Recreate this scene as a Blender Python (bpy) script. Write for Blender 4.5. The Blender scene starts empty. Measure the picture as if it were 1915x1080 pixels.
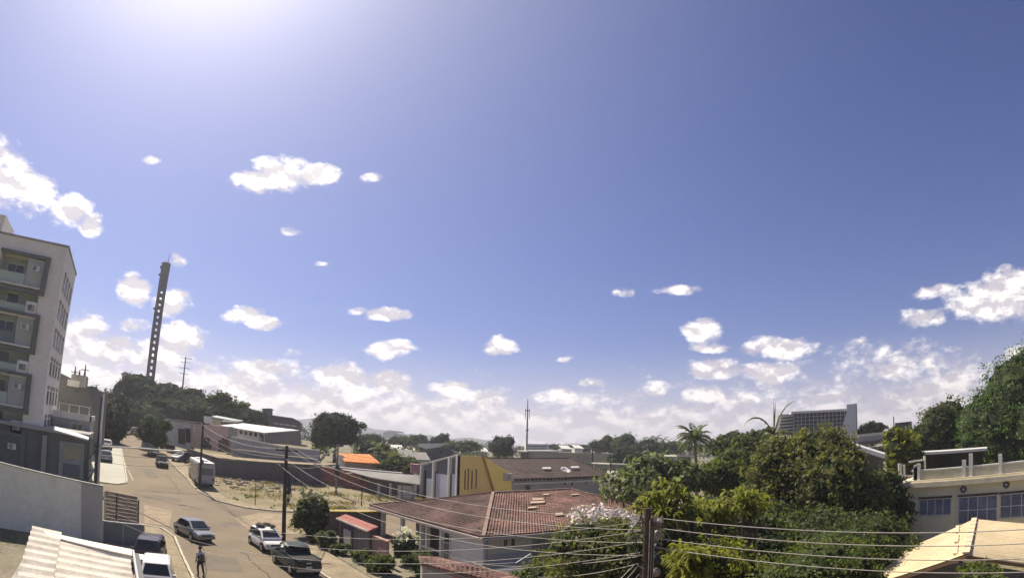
import bpy, math, random
import numpy as np
from mathutils import Vector, Matrix
# ------------------------------------------------------------------ camera, sky, sun
# World frame: +Y runs up the street, +X across it to the right, Z up, metres. The camera stands at (0, 0, 9).
sc = bpy.context.scene
COL = sc.collection
CAM_H, F_PX, PITCH, ROLL, YAW = 9.0, 1110.0, math.radians(15), math.radians(-1.5), math.radians(36.8699)
cd = bpy.data.cameras.new('camera')
cam = bpy.data.objects.new('camera', cd); COL.objects.link(cam); sc.camera = cam
cam.location = (0, 0, CAM_H)
cam.matrix_world = (Matrix.Translation((0, 0, CAM_H)) @ Matrix.Rotation(-YAW, 4, 'Z')
                    @ Matrix.Rotation(math.pi/2 + PITCH, 4, 'X') @ Matrix.Rotation(-ROLL, 4, 'Z'))
cd.sensor_fit = 'HORIZONTAL'; cd.sensor_width = 36.0; cd.clip_start = 0.1; cd.clip_end = 20000
cd.type = 'PANO'; cd.panorama_type = 'FISHEYE_LENS_POLYNOMIAL'
cd.fisheye_fov = math.radians(170)
cd.fisheye_polynomial_k0 = 0; cd.fisheye_polynomial_k1 = -1915/(36.0*F_PX)
cd.fisheye_polynomial_k2 = 0; cd.fisheye_polynomial_k3 = 0; cd.fisheye_polynomial_k4 = 0

def ray(px, py):
    """direction seen at a point of the 1915x1080 frame by the equidistant lens"""
    u = px - 957.5; v = 540 - py; th = math.hypot(u, v)/F_PX; ph = math.atan2(v, u) - ROLL
    x = math.sin(th)*math.cos(ph); up = math.sin(th)*math.sin(ph); fw = math.cos(th)
    y = fw*math.cos(PITCH) - up*math.sin(PITCH); z = fw*math.sin(PITCH) + up*math.cos(PITCH)
    return Vector((.8*x + .6*y, -.6*x + .8*y, z))
def at(px, py, r):
    d = ray(px, py); k = r/math.hypot(d.x, d.y); return Vector((d.x*k, d.y*k, CAM_H + d.z*k))
def aty(px, py, y):
    d = ray(px, py); k = y/d.y; return Vector((d.x*k, y, CAM_H + d.z*k))
def atx(px, py, x):
    d = ray(px, py); k = x/d.x; return Vector((x, d.y*k, CAM_H + d.z*k))
def atz(px, py, z):
    d = ray(px, py); k = (z - CAM_H)/d.z; return Vector((d.x*k, d.y*k, z))
def sstep(a, b, x):
    t = np.clip((x - a)/(b - a), 0, 1); return t*t*(3 - 2*t)
def hz(x, y):
    h = .057*(np.sqrt((y - 45)**2 + 225) + (y - 45))/2
    h = 16*np.tanh(h/16)
    return h*(1 - sstep(30, 140, x))
def H(x, y): return float(hz(np.float64(x), np.float64(y)))
def gp(px, py):
    d = ray(px, py); r = 1.0
    while r < 3000:
        p = d*r
        if p.z + CAM_H <= H(p.x, p.y): break
        r *= 1.003
    return Vector((p.x, p.y, H(p.x, p.y)))

SUN_EL, SUN_AZ = math.radians(50), math.radians(-6)      # azimuth from +Y, clockwise
sd = bpy.data.lights.new('sun', 'SUN'); so = bpy.data.objects.new('sun', sd); COL.objects.link(so)
sd.energy = 4.4; sd.angle = math.radians(0.5); sd.color = (1.0, .90, .74)
sv = Vector((math.sin(SUN_AZ)*math.cos(SUN_EL), math.cos(SUN_AZ)*math.cos(SUN_EL), math.sin(SUN_EL)))
so.rotation_euler = sv.to_track_quat('Z', 'Y').to_euler()
so.location = (0, 0, 60)

w = bpy.data.worlds.new('World'); sc.world = w; w.use_nodes = True
NT = w.node_tree; NT.nodes.clear()
def wn(t, **k):
    n = NT.nodes.new(t)
    for a, b in k.items(): setattr(n, a, b)
    return n
def wl(a, b): NT.links.new(a, b)
def wm(op, a, b=None, c=None, clamp=False):
    n = wn('ShaderNodeMath', operation=op, use_clamp=clamp)
    for i, v in enumerate((a, b, c)):
        if v is None: continue
        if isinstance(v, (int, float)): n.inputs[i].default_value = v
        else: wl(v, n.inputs[i])
    return n.outputs[0]
def wsmooth(v, a, b, lo=0.0, hi=1.0):
    n = wn('ShaderNodeMapRange', interpolation_type='SMOOTHSTEP'); wl(v, n.inputs[0])
    for i, q in enumerate((a, b, lo, hi)): n.inputs[1+i].default_value = q
    return n.outputs[0]
sky = wn('ShaderNodeTexSky', sky_type='NISHITA'); sky.sun_disc = False
sky.sun_elevation = SUN_EL; sky.sun_rotation = SUN_AZ
sky.altitude = 50; sky.air_density = 1.0; sky.dust_density = .5; sky.ozone_density = 3.0
tc = wn('ShaderNodeTexCoord'); DIR = tc.outputs['Generated']
# clouds: (x, y, half width, half height, weight) measured on the 1915x1080 frame, turned into directions
CL = [(15,335,62,44,1),(70,365,50,36,1),(130,392,44,30,1),(168,418,30,22,1),(-20,300,60,40,1),(-60,380,80,40,.8),
 (530,322,72,36,1),(490,335,60,24,1),(590,324,54,22,1),(690,332,22,10,.55),(290,298,16,8,.5),
 (330,490,20,13,.6),(550,432,18,10,.5),(598,496,16,6,.45),(250,542,36,30,1),(325,566,40,26,1),
 (450,590,44,17,1),(490,603,38,13,1),(722,588,46,14,1),(665,580,22,8,.5),(732,654,52,19,1),(935,648,34,16,1),
 (1057,669,20,6,.5),(1268,540,46,11,.85),(1163,547,22,8,.5),(1312,622,38,28,1),(1325,650,40,10,.8),
 (1335,690,66,22,1),(1460,652,72,22,1),(1440,697,62,20,1),(1108,715,32,8,.9),(1230,724,28,15,.95),(1315,738,46,20,1),
 (1040,742,44,20,1),(1850,565,100,38,1),(1885,528,50,30,1),(1762,548,56,14,.9),(1720,595,46,18,.6),
 (1680,680,170,44,.5),(1790,722,64,34,1),(1900,662,34,20,1),(1730,765,110,42,.85),(1550,742,50,9,.7),(1405,748,22,11,.9),
 (150,630,60,44,1),(205,655,54,34,1),(340,632,48,28,1),(295,665,66,34,1),(250,608,30,13,.6),(140,700,90,50,.9),
 (640,704,62,25,1),(728,712,44,22,1),(838,728,42,17,1),(905,745,60,20,.9),(420,740,150,62,.9),(250,740,130,60,.9),(590,770,190,60,.9),
 (540,663,20,9,.55),(800,790,260,62,.9),(1080,805,260,50,.85),(1330,800,220,60,.85),(1560,810,170,60,.75),(480,690,100,22,.7)]
def dotc(v, c):
    n = wn('ShaderNodeVectorMath', operation='DOT_PRODUCT'); wl(v, n.inputs[0]); n.inputs[1].default_value = c
    return n.outputs['Value']
warp = wn('ShaderNodeTexNoise'); warp.inputs['Scale'].default_value = 14; warp.inputs['Detail'].default_value = 3
wl(DIR, warp.inputs['Vector'])
wsub = wn('ShaderNodeVectorMath', operation='SUBTRACT'); wl(warp.outputs['Color'], wsub.inputs[0]); wsub.inputs[1].default_value = (.5, .5, .5)
wadd = wn('ShaderNodeVectorMath', operation='MULTIPLY_ADD'); wl(wsub.outputs[0], wadd.inputs[0]); wadd.inputs[1].default_value = (.028, .028, .02); wl(DIR, wadd.inputs[2])
WD = wadd.outputs[0]
M = None
for cx, cy, a, b, wt in CL:
    c0 = ray(cx, cy); ex = (ray(cx+1, cy) - ray(cx-1, cy)).normalized(); ey = ray(cx, cy-1) - ray(cx, cy+1)
    ey = (ey - ey.dot(ex)*ex).normalized()
    b *= 1.12; a *= 1.08
    mp = wn('ShaderNodeMapping', vector_type='TEXTURE'); wl(WD, mp.inputs['Vector'])
    ez = ex.cross(ey); rot = Matrix((ex, ey, ez)).transposed()
    mp.inputs['Location'].default_value = c0; mp.inputs['Rotation'].default_value = rot.to_euler()
    mp.inputs['Scale'].default_value = (a/F_PX, b/F_PX, 3.0)
    n = wn('ShaderNodeVectorMath', operation='DOT_PRODUCT'); wl(mp.outputs[0], n.inputs[0]); wl(mp.outputs[0], n.inputs[1])
    m = wm('MULTIPLY_ADD', n.outputs['Value'], -wt, wt)
    M = m if M is None else wm('MAXIMUM', M, m)
def nz(off, scale, detail, rough=.58):
    mp = wn('ShaderNodeMapping'); mp.inputs['Scale'].default_value = (1, 1, 1.7); mp.inputs['Location'].default_value = off
    wl(DIR, mp.inputs['Vector'])
    n = wn('ShaderNodeTexNoise'); n.inputs['Scale'].default_value = scale; n.inputs['Detail'].default_value = detail; n.inputs['Roughness'].default_value = rough
    wl(mp.outputs[0], n.inputs['Vector']); return n.outputs['Fac']
N1 = wm('MULTIPLY_ADD', nz((0, 0, 0), 20, 7, .6), .64, wm('MULTIPLY', nz((1, 5, 2), 58, 6, .6), .36))
N2 = nz((0, 0, .024), 21, 4, .55)
N2b = nz((0, 0, 0), 21, 4, .55)
N3 = nz((3, 1, 2), 9, 3)
sepd = wn('ShaderNodeSeparateXYZ'); wl(DIR, sepd.inputs[0]); ELV = sepd.outputs['Z']
band = wm('MULTIPLY_ADD', wm('ABSOLUTE', wm('ADD', ELV, -.0)), -8.0, .86)      # the far cloud deck all round the horizon
n1s = wm('MULTIPLY_ADD', N1, 3.0, -1.61)
alpha = wsmooth(wm('ADD', wm('MAXIMUM', wm('MAXIMUM', M, band), -1.2), n1s), -.05, .70, 0, .97)
alphab = wsmooth(wm('ADD', wm('MAXIMUM', wm('MAXIMUM', band, wsmooth(ELV, .0, .6, -.15, -.75)), -1.2), n1s), .02, .6, 0, .96)
lit = wm('MULTIPLY_ADD', wm('SUBTRACT', N2b, N2), 7.0, .46, clamp=True)
lit = wm('ADD', wm('MULTIPLY', lit, .75), wm('MULTIPLY', N3, .4), clamp=True)
low = wsmooth(ELV, .0, .16, .62, 1.0)      # clouds seen through the low haze lose contrast
lit = wm('MULTIPLY', lit, low)
cr = wn('ShaderNodeMix', data_type='RGBA'); wl(lit, cr.inputs[0])
cr.inputs[6].default_value = (.43, .40, .48, 1); cr.inputs[7].default_value = (1.22, 1.13, 1.05, 1)
cloudbg = wn('ShaderNodeBackground'); wl(cr.outputs[2], cloudbg.inputs['Color']); cloudbg.inputs['Strength'].default_value = .76
tint = wn('ShaderNodeMix', data_type='RGBA', blend_type='MULTIPLY'); tint.inputs[0].default_value = 1
wl(sky.outputs[0], tint.inputs[6]); tint.inputs[7].default_value = (.72, .69, 1.02, 1)
skybg = wn('ShaderNodeBackground'); wl(tint.outputs[2], skybg.inputs['Color']); skybg.inputs['Strength'].default_value = .054
hazebg = wn('ShaderNodeBackground'); hazebg.inputs['Color'].default_value = (.46, .42, .50, 1); hazebg.inputs['Strength'].default_value = 1
hz1 = wn('ShaderNodeMixShader'); wl(wsmooth(ELV, .0, .18, .55, 0), hz1.inputs[0]); wl(skybg.outputs[0], hz1.inputs[1]); wl(hazebg.outputs[0], hz1.inputs[2])
mixs = wn('ShaderNodeMixShader'); wl(alpha, mixs.inputs[0]); wl(hz1.outputs[0], mixs.inputs[1]); wl(cloudbg.outputs[0], mixs.inputs[2])
mixb = wn('ShaderNodeMixShader'); wl(alphab, mixb.inputs[0]); wl(hz1.outputs[0], mixb.inputs[1]); wl(cloudbg.outputs[0], mixb.inputs[2])
fwd = Vector((math.sin(YAW), math.cos(YAW), 0))
gate = wm('MULTIPLY', wm('GREATER_THAN', dotc(DIR, fwd), .35), wm('LESS_THAN', ELV, .80))
outm = wn('ShaderNodeMixShader'); wl(gate, outm.inputs[0]); wl(mixb.outputs[0], outm.inputs[1]); wl(mixs.outputs[0], outm.inputs[2])
# the sun's own aureole in the thin haze
sdot = wm('MAXIMUM', dotc(DIR, sv), 0.0)
aub = wn('ShaderNodeBackground'); aub.inputs['Color'].default_value = (1, .94, .80, 1)
wl(wm('MULTIPLY_ADD', wm('POWER', sdot, 34), .45, wm('MULTIPLY', wm('POWER', sdot, 6), .22)), aub.inputs['Strength'])
adds = wn('ShaderNodeAddShader'); wl(outm.outputs[0], adds.inputs[0]); wl(aub.outputs[0], adds.inputs[1])
wo = wn('ShaderNodeOutputWorld'); wl(adds.outputs[0], wo.inputs['Surface'])

vs = sc.view_settings; vs.view_transform = 'Standard'; vs.look = 'None'; vs.exposure = 0.72; vs.gamma = 1.0; vs.use_curve_mapping = False
sc.render.engine = 'CYCLES'; sc.cycles.max_bounces = 6; sc.cycles.transparent_max_bounces = 12
try: sc.cycles.use_denoising = True
except Exception: pass
R = random.Random(7)
# ------------------------------------------------------------------ helpers
MATS = {}
def mat(name, col, rough=.85, var=.14, scale=1.2, stain=.0, stain_col=(.1, .09, .07), metal=0.0, bump=0.0, spec=.3, streak=False, fine=9.0):
    """painted or mineral surface: fine grain, broad wear and optional stains, in object space"""
    if name in MATS: return MATS[name]
    m = bpy.data.materials.new(name); m.use_nodes = True; nt = m.node_tree; N = nt.nodes; L = nt.links
    bs = N['Principled BSDF']; bs.inputs['Roughness'].default_value = rough; bs.inputs['Metallic'].default_value = metal
    bs.inputs['Specular IOR Level'].default_value = spec
    tcn = N.new('ShaderNodeTexCoord'); mp = N.new('ShaderNodeMapping'); L.new(tcn.outputs['Object'], mp.inputs['Vector'])
    if streak: mp.inputs['Scale'].default_value = (1, 1, .18)
    n1 = N.new('ShaderNodeTexNoise'); n1.inputs['Scale'].default_value = scale; n1.inputs['Detail'].default_value = 6; L.new(mp.outputs[0], n1.inputs['Vector'])
    n2 = N.new('ShaderNodeTexNoise'); n2.inputs['Scale'].default_value = scale*fine; n2.inputs['Detail'].default_value = 3; L.new(tcn.outputs['Object'], n2.inputs['Vector'])
    ad = N.new('ShaderNodeMath'); ad.operation = 'ADD'; L.new(n1.outputs['Fac'], ad.inputs[0]); L.new(n2.outputs['Fac'], ad.inputs[1])
    mr = N.new('ShaderNodeMapRange'); L.new(ad.outputs[0], mr.inputs[0]); mr.inputs[1].default_value = .75; mr.inputs[2].default_value = 1.25
    mx = N.new('ShaderNodeMix'); mx.data_type = 'RGBA'; L.new(mr.outputs[0], mx.inputs[0])
    mx.inputs[6].default_value = tuple(max(0, c*(1 - var)) for c in col) + (1,); mx.inputs[7].default_value = tuple(min(.92, c*(1 + var)) for c in col) + (1,)
    out = mx.outputs[2]
    if stain:
        n3 = N.new('ShaderNodeTexNoise'); n3.inputs['Scale'].default_value = scale*.8; n3.inputs['Detail'].default_value = 9; n3.inputs['Roughness'].default_value = .7
        mo = N.new('ShaderNodeMapping'); mo.inputs['Location'].default_value = (7, 3, 1); mo.inputs['Scale'].default_value = (1, 1, .35) if streak else (1, 1, 1)
        L.new(tcn.outputs['Object'], mo.inputs['Vector']); L.new(mo.outputs[0], n3.inputs['Vector'])
        m3 = N.new('ShaderNodeMapRange'); L.new(n3.outputs['Fac'], m3.inputs[0]); m3.inputs[1].default_value = .5; m3.inputs[2].default_value = .68; m3.inputs[4].default_value = stain
        mx2 = N.new('ShaderNodeMix'); mx2.data_type = 'RGBA'; L.new(m3.outputs[0], mx2.inputs[0]); L.new(out, mx2.inputs[6]); mx2.inputs[7].default_value = tuple(stain_col) + (1,)
        out = mx2.outputs[2]
    L.new(out, bs.inputs['Base Color'])
    if bump:
        b = N.new('ShaderNodeBump'); b.inputs['Strength'].default_value = bump; b.inputs['Distance'].default_value = .05
        L.new(n2.outputs['Fac'], b.inputs['Height']); L.new(b.outputs[0], bs.inputs['Normal'])
    MATS[name] = m; return m
def glass(name, col=(.03, .045, .05), rough=.12):
    m = mat(name, col, rough, .35, .7, spec=.6); return m
def leafmat(name, c0, c1, trans=.35):
    m = bpy.data.materials.new(name); m.use_nodes = True; nt = m.node_tree; N = nt.nodes; L = nt.links
    bs = N['Principled BSDF']; bs.inputs['Roughness'].default_value = .6; bs.inputs['Specular IOR Level'].default_value = .22
    a = N.new('ShaderNodeAttribute'); a.attribute_name = 'shade'
    mx = N.new('ShaderNodeMix'); mx.data_type = 'RGBA'; L.new(a.outputs['Fac'], mx.inputs[0])
    mx.inputs[6].default_value = tuple(c0) + (1,); mx.inputs[7].default_value = tuple(c1) + (1,)
    L.new(mx.outputs[2], bs.inputs['Base Color'])
    tr = N.new('ShaderNodeBsdfTranslucent'); br = N.new('ShaderNodeMix'); br.data_type = 'RGBA'; br.blend_type = 'MULTIPLY'; br.inputs[0].default_value = 1
    L.new(mx.outputs[2], br.inputs[6]); br.inputs[7].default_value = (1.5, 1.6, .7, 1); L.new(br.outputs[2], tr.inputs['Color'])
    ms = N.new('ShaderNodeMixShader'); ms.inputs[0].default_value = trans; L.new(bs.outputs[0], ms.inputs[1]); L.new(tr.outputs[0], ms.inputs[2])
    L.new(ms.outputs[0], N['Material Output'].inputs['Surface']); MATS[name] = m; return m

class MB:
    def __init__(s): s.v = []; s.f = []; s.smooth = False
    def add(s, vs, fs):
        b = len(s.v); s.v += [tuple(p) for p in vs]; s.f += [tuple(b + i for i in f) for f in fs]; return s
    def box(s, x0, x1, y0, y1, z0, z1, c=0.0):
        if x0 > x1: x0, x1 = x1, x0
        if y0 > y1: y0, y1 = y1, y0
        if z0 > z1: z0, z1 = z1, z0
        return s.add([(x0,y0,z0),(x1,y0,z0),(x1,y1,z0),(x0,y1,z0),(x0,y0,z1),(x1,y0,z1),(x1,y1,z1),(x0,y1,z1)],
                     [(3,2,1,0),(4,5,6,7),(0,1,5,4),(1,2,6,5),(2,3,7,6),(3,0,4,7)])
    def bar(s, a, b, wd, h, up=(0, 0, 1)):
        """box of section wd x h from a to b"""
        a = Vector(a); b = Vector(b); d = (b - a).normalized(); u = Vector(up)
        if abs(d.dot(u)) > .99: u = Vector((0, 1, 0))
        r = d.cross(u).normalized()*wd/2; u2 = r.cross(d).normalized()*h/2
        vs = [p + i*r + j*u2 for p in (a, b) for i, j in ((-1,-1),(1,-1),(1,1),(-1,1))]
        return s.add(vs, [(3,2,1,0),(4,5,6,7),(0,1,5,4),(1,2,6,5),(2,3,7,6),(3,0,4,7)])
    def hexa(s, lo, hi):
        """solid between two quads given in the same order"""
        return s.add(list(lo) + list(hi), [(3,2,1,0),(4,5,6,7),(0,1,5,4),(1,2,6,5),(2,3,7,6),(3,0,4,7)])
    def prism(s, pts, off):
        """polygon pts (3D) extruded by off"""
        n = len(pts); o = Vector(off); vs = [Vector(p) for p in pts] + [Vector(p) + o for p in pts]
        return s.add(vs, [tuple(range(n))[::-1], tuple(range(n, 2*n))] + [(i, (i+1) % n, n + (i+1) % n, n + i) for i in range(n)])
    def tube(s, pts, rads, n=8, cap=True):
        pts = [Vector(p) for p in pts]
        if isinstance(rads, (int, float)): rads = [rads]*len(pts)
        vs = []; fs = []; u = None
        for i, p in enumerate(pts):
            d = (pts[min(i+1, len(pts)-1)] - pts[max(i-1, 0)]).normalized()
            if u is None:
                u = d.orthogonal().normalized()
            u = (u - u.dot(d)*d).normalized(); v = d.cross(u)
            vs += [p + rads[i]*(math.cos(2*math.pi*k/n)*u + math.sin(2*math.pi*k/n)*v) for k in range(n)]
        for i in range(len(pts)-1):
            fs += [(i*n+k, i*n+(k+1) % n, (i+1)*n+(k+1) % n, (i+1)*n+k) for k in range(n)]
        if cap: fs += [tuple(range(n))[::-1], tuple(range((len(pts)-1)*n, len(pts)*n))]
        return s.add(vs, fs)
    def cyl(s, x, y, z0, z1, r, r1=None, n=12): return s.tube([(x, y, z0), (x, y, z1)], [r, r if r1 is None else r1], n)
    def blob(s, c, r, n=10, m=6, jit=0.0, rr=None):
        rr = rr or R; vs = [(c[0], c[1], c[2]-r[2])]
        for j in range(1, m):
            a = math.pi*j/m
            for i in range(n):
                b = 2*math.pi*i/n; q = 1 + jit*(rr.random()-.5)
                vs.append((c[0]+r[0]*q*math.sin(a)*math.cos(b), c[1]+r[1]*q*math.sin(a)*math.sin(b), c[2]-r[2]*q*math.cos(a)))
        vs.append((c[0], c[1], c[2]+r[2])); t = len(vs)-1
        fs = [(0, 1+(i+1) % n, 1+i) for i in range(n)] + [(t, 1+(m-2)*n+i, 1+(m-2)*n+(i+1) % n) for i in range(n)]
        for j in range(m-2): fs += [(1+j*n+i, 1+j*n+(i+1) % n, 1+(j+1)*n+(i+1) % n, 1+(j+1)*n+i) for i in range(n)]
        return s.add(vs, fs)

ORG = {}
def base_of(vs):
    a = np.array(vs); return Vector(((a[:,0].min()+a[:,0].max())/2, (a[:,1].min()+a[:,1].max())/2, a[:,2].min()))
def tag(o, label=None, cat=None, group=None, kind=None):
    if label: o['label'] = label
    if cat: o['category'] = cat
    if group: o['group'] = group
    if kind: o['kind'] = kind
    return o
def empty(name, loc, rz=0.0, label=None, cat=None, group=None):
    o = bpy.data.objects.new(name, None); COL.objects.link(o); o.location = loc; o.rotation_euler = (0, 0, rz); o.empty_display_size = .3
    ORG[o.name] = Vector(loc); return tag(o, label, cat, group)
def obj(name, mb, m, parent=None, label=None, cat=None, group=None, kind=None, local=False, smooth=False):
    """one mesh object; vertices are world coordinates unless local"""
    org = Vector((0, 0, 0))
    if not local: org = ORG[parent.name] if parent else base_of(mb.v)
    me = bpy.data.meshes.new(name); me.from_pydata([(p[0]-org.x, p[1]-org.y, p[2]-org.z) for p in mb.v], [], mb.f)
    for q in (m if isinstance(m, (list, tuple)) else [m]): me.materials.append(q)
    if smooth: me.polygons.foreach_set('use_smooth', [True]*len(me.polygons))
    me.update()
    o = bpy.data.objects.new(name, me); COL.objects.link(o)
    if parent: o.parent = parent
    else: o.location = org
    ORG[o.name] = org if not local else Vector((0, 0, 0))
    return tag(o, label, cat, group, kind)
def copy_tree(o, parent=None):
    c = o.copy(); COL.objects.link(c)
    if parent is not None: c.parent = parent
    for ch in list(o.children): copy_tree(ch, c)
    return c
def fast(name, V, nper, m, parent=None, shade=None, mi=None, **k):
    """mesh of separate polygons of nper corners, from numpy"""
    V = np.asarray(V, dtype=np.float32).reshape(-1, 3); nv = len(V); nf = nv//nper
    org = ORG[parent.name] if parent else base_of(V)
    V = V - np.array(org, dtype=np.float32)
    me = bpy.data.meshes.new(name); me.vertices.add(nv); me.vertices.foreach_set('co', V.ravel())
    me.loops.add(nv); me.loops.foreach_set('vertex_index', np.arange(nv, dtype=np.int32))
    me.polygons.add(nf); me.polygons.foreach_set('loop_start', np.arange(0, nv, nper, dtype=np.int32))
    me.update(calc_edges=True)
    if shade is not None:
        at_ = me.attributes.new('shade', 'FLOAT', 'FACE'); at_.data.foreach_set('value', np.asarray(shade, dtype=np.float32))
    for q in (m if isinstance(m, (list, tuple)) else [m]): me.materials.append(q)
    if mi is not None: me.polygons.foreach_set('material_index', np.asarray(mi, dtype=np.int32))
    o = bpy.data.objects.new(name, me); COL.objects.link(o)
    if parent: o.parent = parent
    else: o.location = org
    ORG[o.name] = org
    return tag(o, **k)

# ------------------------------------------------------------------ materials
WHITE = mat('white_paint', (.76, .74, .69), .7, .08, .5, .35, (.33, .31, .27), streak=True)
PALE = mat('pale_wall', (.84, .83, .66), .85, .08, .4, .55, (.66, .64, .50), streak=True)
APT = mat('apartment_render', (.76, .72, .63), .85, .07, .25, .5, (.62, .58, .50), streak=True)
APTG = mat('balcony_green', (.40, .48, .40), .8, .1, .5)
APTF = mat('balcony_frame_grey', (.14, .15, .145), .8, .1, .8)
SLAB = mat('slab_white', (.66, .65, .58), .8, .1, 1)
GREY = mat('grey_render', (.36, .35, .32), .85, .15, .6, .5, (.12, .11, .10), streak=True)
DGREY = mat('dark_render', (.13, .12, .115), .9, .25, .4, .6, (.05, .05, .045), streak=True)
PEACH = mat('peach_render', (.62, .46, .39), .85, .12, .4, .4, (.33, .24, .21), streak=True)
PINKB = mat('red_brick', (.36, .15, .11), .9, .3, 2.5, .4, (.20, .12, .10))
CORAL = mat('coral_coping', (.52, .22, .17), .85, .2, 1.5, .3, (.3, .2, .17))
YEL = mat('ochre_paint', (.80, .58, .20), .8, .08, .5, .3, (.62, .45, .16), streak=True)
YEL2 = mat('brighter_yellow', (.92, .72, .20), .8, .05, .6)  # brighter yellow than the rest of the ochre side wall
BEIGE = mat('beige_render', (.87, .77, .49), .85, .08, .4, .35, (.62, .54, .36), streak=True)
ASPH = mat('worn_asphalt', (.185, .145, .095), .9, .16, .3, .55, (.245, .195, .13), bump=.3, fine=40)
CONC = mat('concrete', (.36, .345, .29), .9, .14, .8, .35, (.25, .23, .19), bump=.2)
KERB = mat('kerb_stone', (.52, .47, .37), .9, .2, 2, .4, (.22, .19, .14))
DIRT = mat('pavement_dirt', (.29, .235, .15), .95, .3, .8, .5, (.17, .14, .09), bump=.4)
EARTH = mat('ground_earth', (.20, .175, .10), .95, .4, .12, .6, (.065, .085, .035), bump=.4, fine=30)
LOT = mat('dry_grass_earth', (.24, .195, .115), .95, .3, .35, .75, (.15, .145, .065), bump=.5, fine=20)
METAL = mat('galvanised', (.38, .39, .39), .45, .15, 1.5, .2, (.2, .19, .17), metal=.5)
DMETAL = mat('dark_metal', (.04, .04, .042), .5, .2, 2)
WMETAL = mat('white_metal', (.66, .66, .62), .5, .1, 2)
WOOD = mat('pole_wood', (.10, .075, .055), .9, .3, 3, streak=True)
CONCP = mat('pole_concrete', (.22, .21, .19), .9, .2, 2, streak=True)
TILE = mat('brown_roof_tile', (.18, .115, .095), .95, .5, .5, .85, (.055, .05, .045), fine=14, bump=.3)
TILE2 = mat('red_roof_tile', (.22, .125, .10), .95, .5, .5, .9, (.085, .072, .062), fine=12, bump=.3)
TILED = mat('dark_roof_tile', (.095, .066, .055), .9, .3, .8, .4, (.04, .035, .03))
ORANGE = mat('orange_roof_tile', (.68, .24, .07), .85, .15, 2)
TANR = mat('tan_roof_metal', (.60, .49, .30), .75, .12, .8, .55, (.46, .36, .22))
CREAMR = mat('cream_fibre_sheet', (.80, .73, .60), .8, .14, .9, .6, (.50, .42, .33))
ROOFW = mat('white_roof_metal', (.66, .66, .62), .6, .1, .5, .3, (.45, .44, .4))
ROOFG = mat('grey_fibre_roof', (.26, .25, .23), .9, .2, .5, .5, (.13, .12, .11))
BLUEG = mat('blue_grey_sheet', (.16, .19, .19), .55, .15, 1, .3, (.1, .11, .11))
GLS = glass('window_glass'); GLB = glass('curtained_glass', (.19, .20, .25), .25); GLCAR = glass('car_glass', (.012, .014, .016), .06)
BLACK = mat('black_rubber', (.015, .015, .015), .8, .2, 4)
CARS_ = dict(silver=mat('silver_paint', (.20, .22, .25), .28, .06, 1, metal=.5, spec=.6), white=mat('car_white', (.70, .69, .66), .3, .04, 1, spec=.5),
             green=mat('dark_green_paint', (.010, .026, .020), .4, .1, 1, spec=.35), maroon=mat('dark_maroon_paint', (.022, .012, .014), .25, .1, 1, spec=.6),
             black=mat('black_paint', (.015, .016, .018), .25, .1, 1, spec=.6), grey=mat('grey_paint', (.10, .105, .11), .3, .1, 1, spec=.5),
             red=mat('red_paint', (.25, .03, .02), .3, .1, 1, spec=.5))
RED = mat('tail_light_red', (.35, .02, .015), .3, .1, 3); LAMP = mat('lamp_lens', (.6, .6, .58), .15, .05, 3, spec=.6)
BARK = mat('bark', (.10, .08, .06), .95, .3, 3, bump=.5)
PBARK = mat('palm_bark', (.17, .15, .12), .95, .3, 3, bump=.5)
L_DARK = leafmat('leaf_dark_green', (.028, .040, .017), (.125, .150, .058), .45)
L_BLUE = leafmat('leaf_deep_green', (.016, .024, .018), (.036, .054, .034), .2)
L_MID = leafmat('leaf_mid_green', (.040, .062, .016), (.18, .20, .06), .45)
L_OLIVE = leafmat('leaf_olive', (.058, .068, .022), (.21, .21, .08), .45)
L_YEL = leafmat('leaf_yellow_green', (.045, .070, .012), (.34, .34, .045), .45)
L_PALE = leafmat('leaf_pale_grey_green', (.035, .050, .025), (.26, .29, .16))
L_FLOW = leafmat('blossom_cream', (.50, .43, .42), (.86, .80, .79), .05)
L_DRY = leafmat('dry_grass_blade', (.15, .125, .060), (.34, .28, .16), .3)

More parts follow.
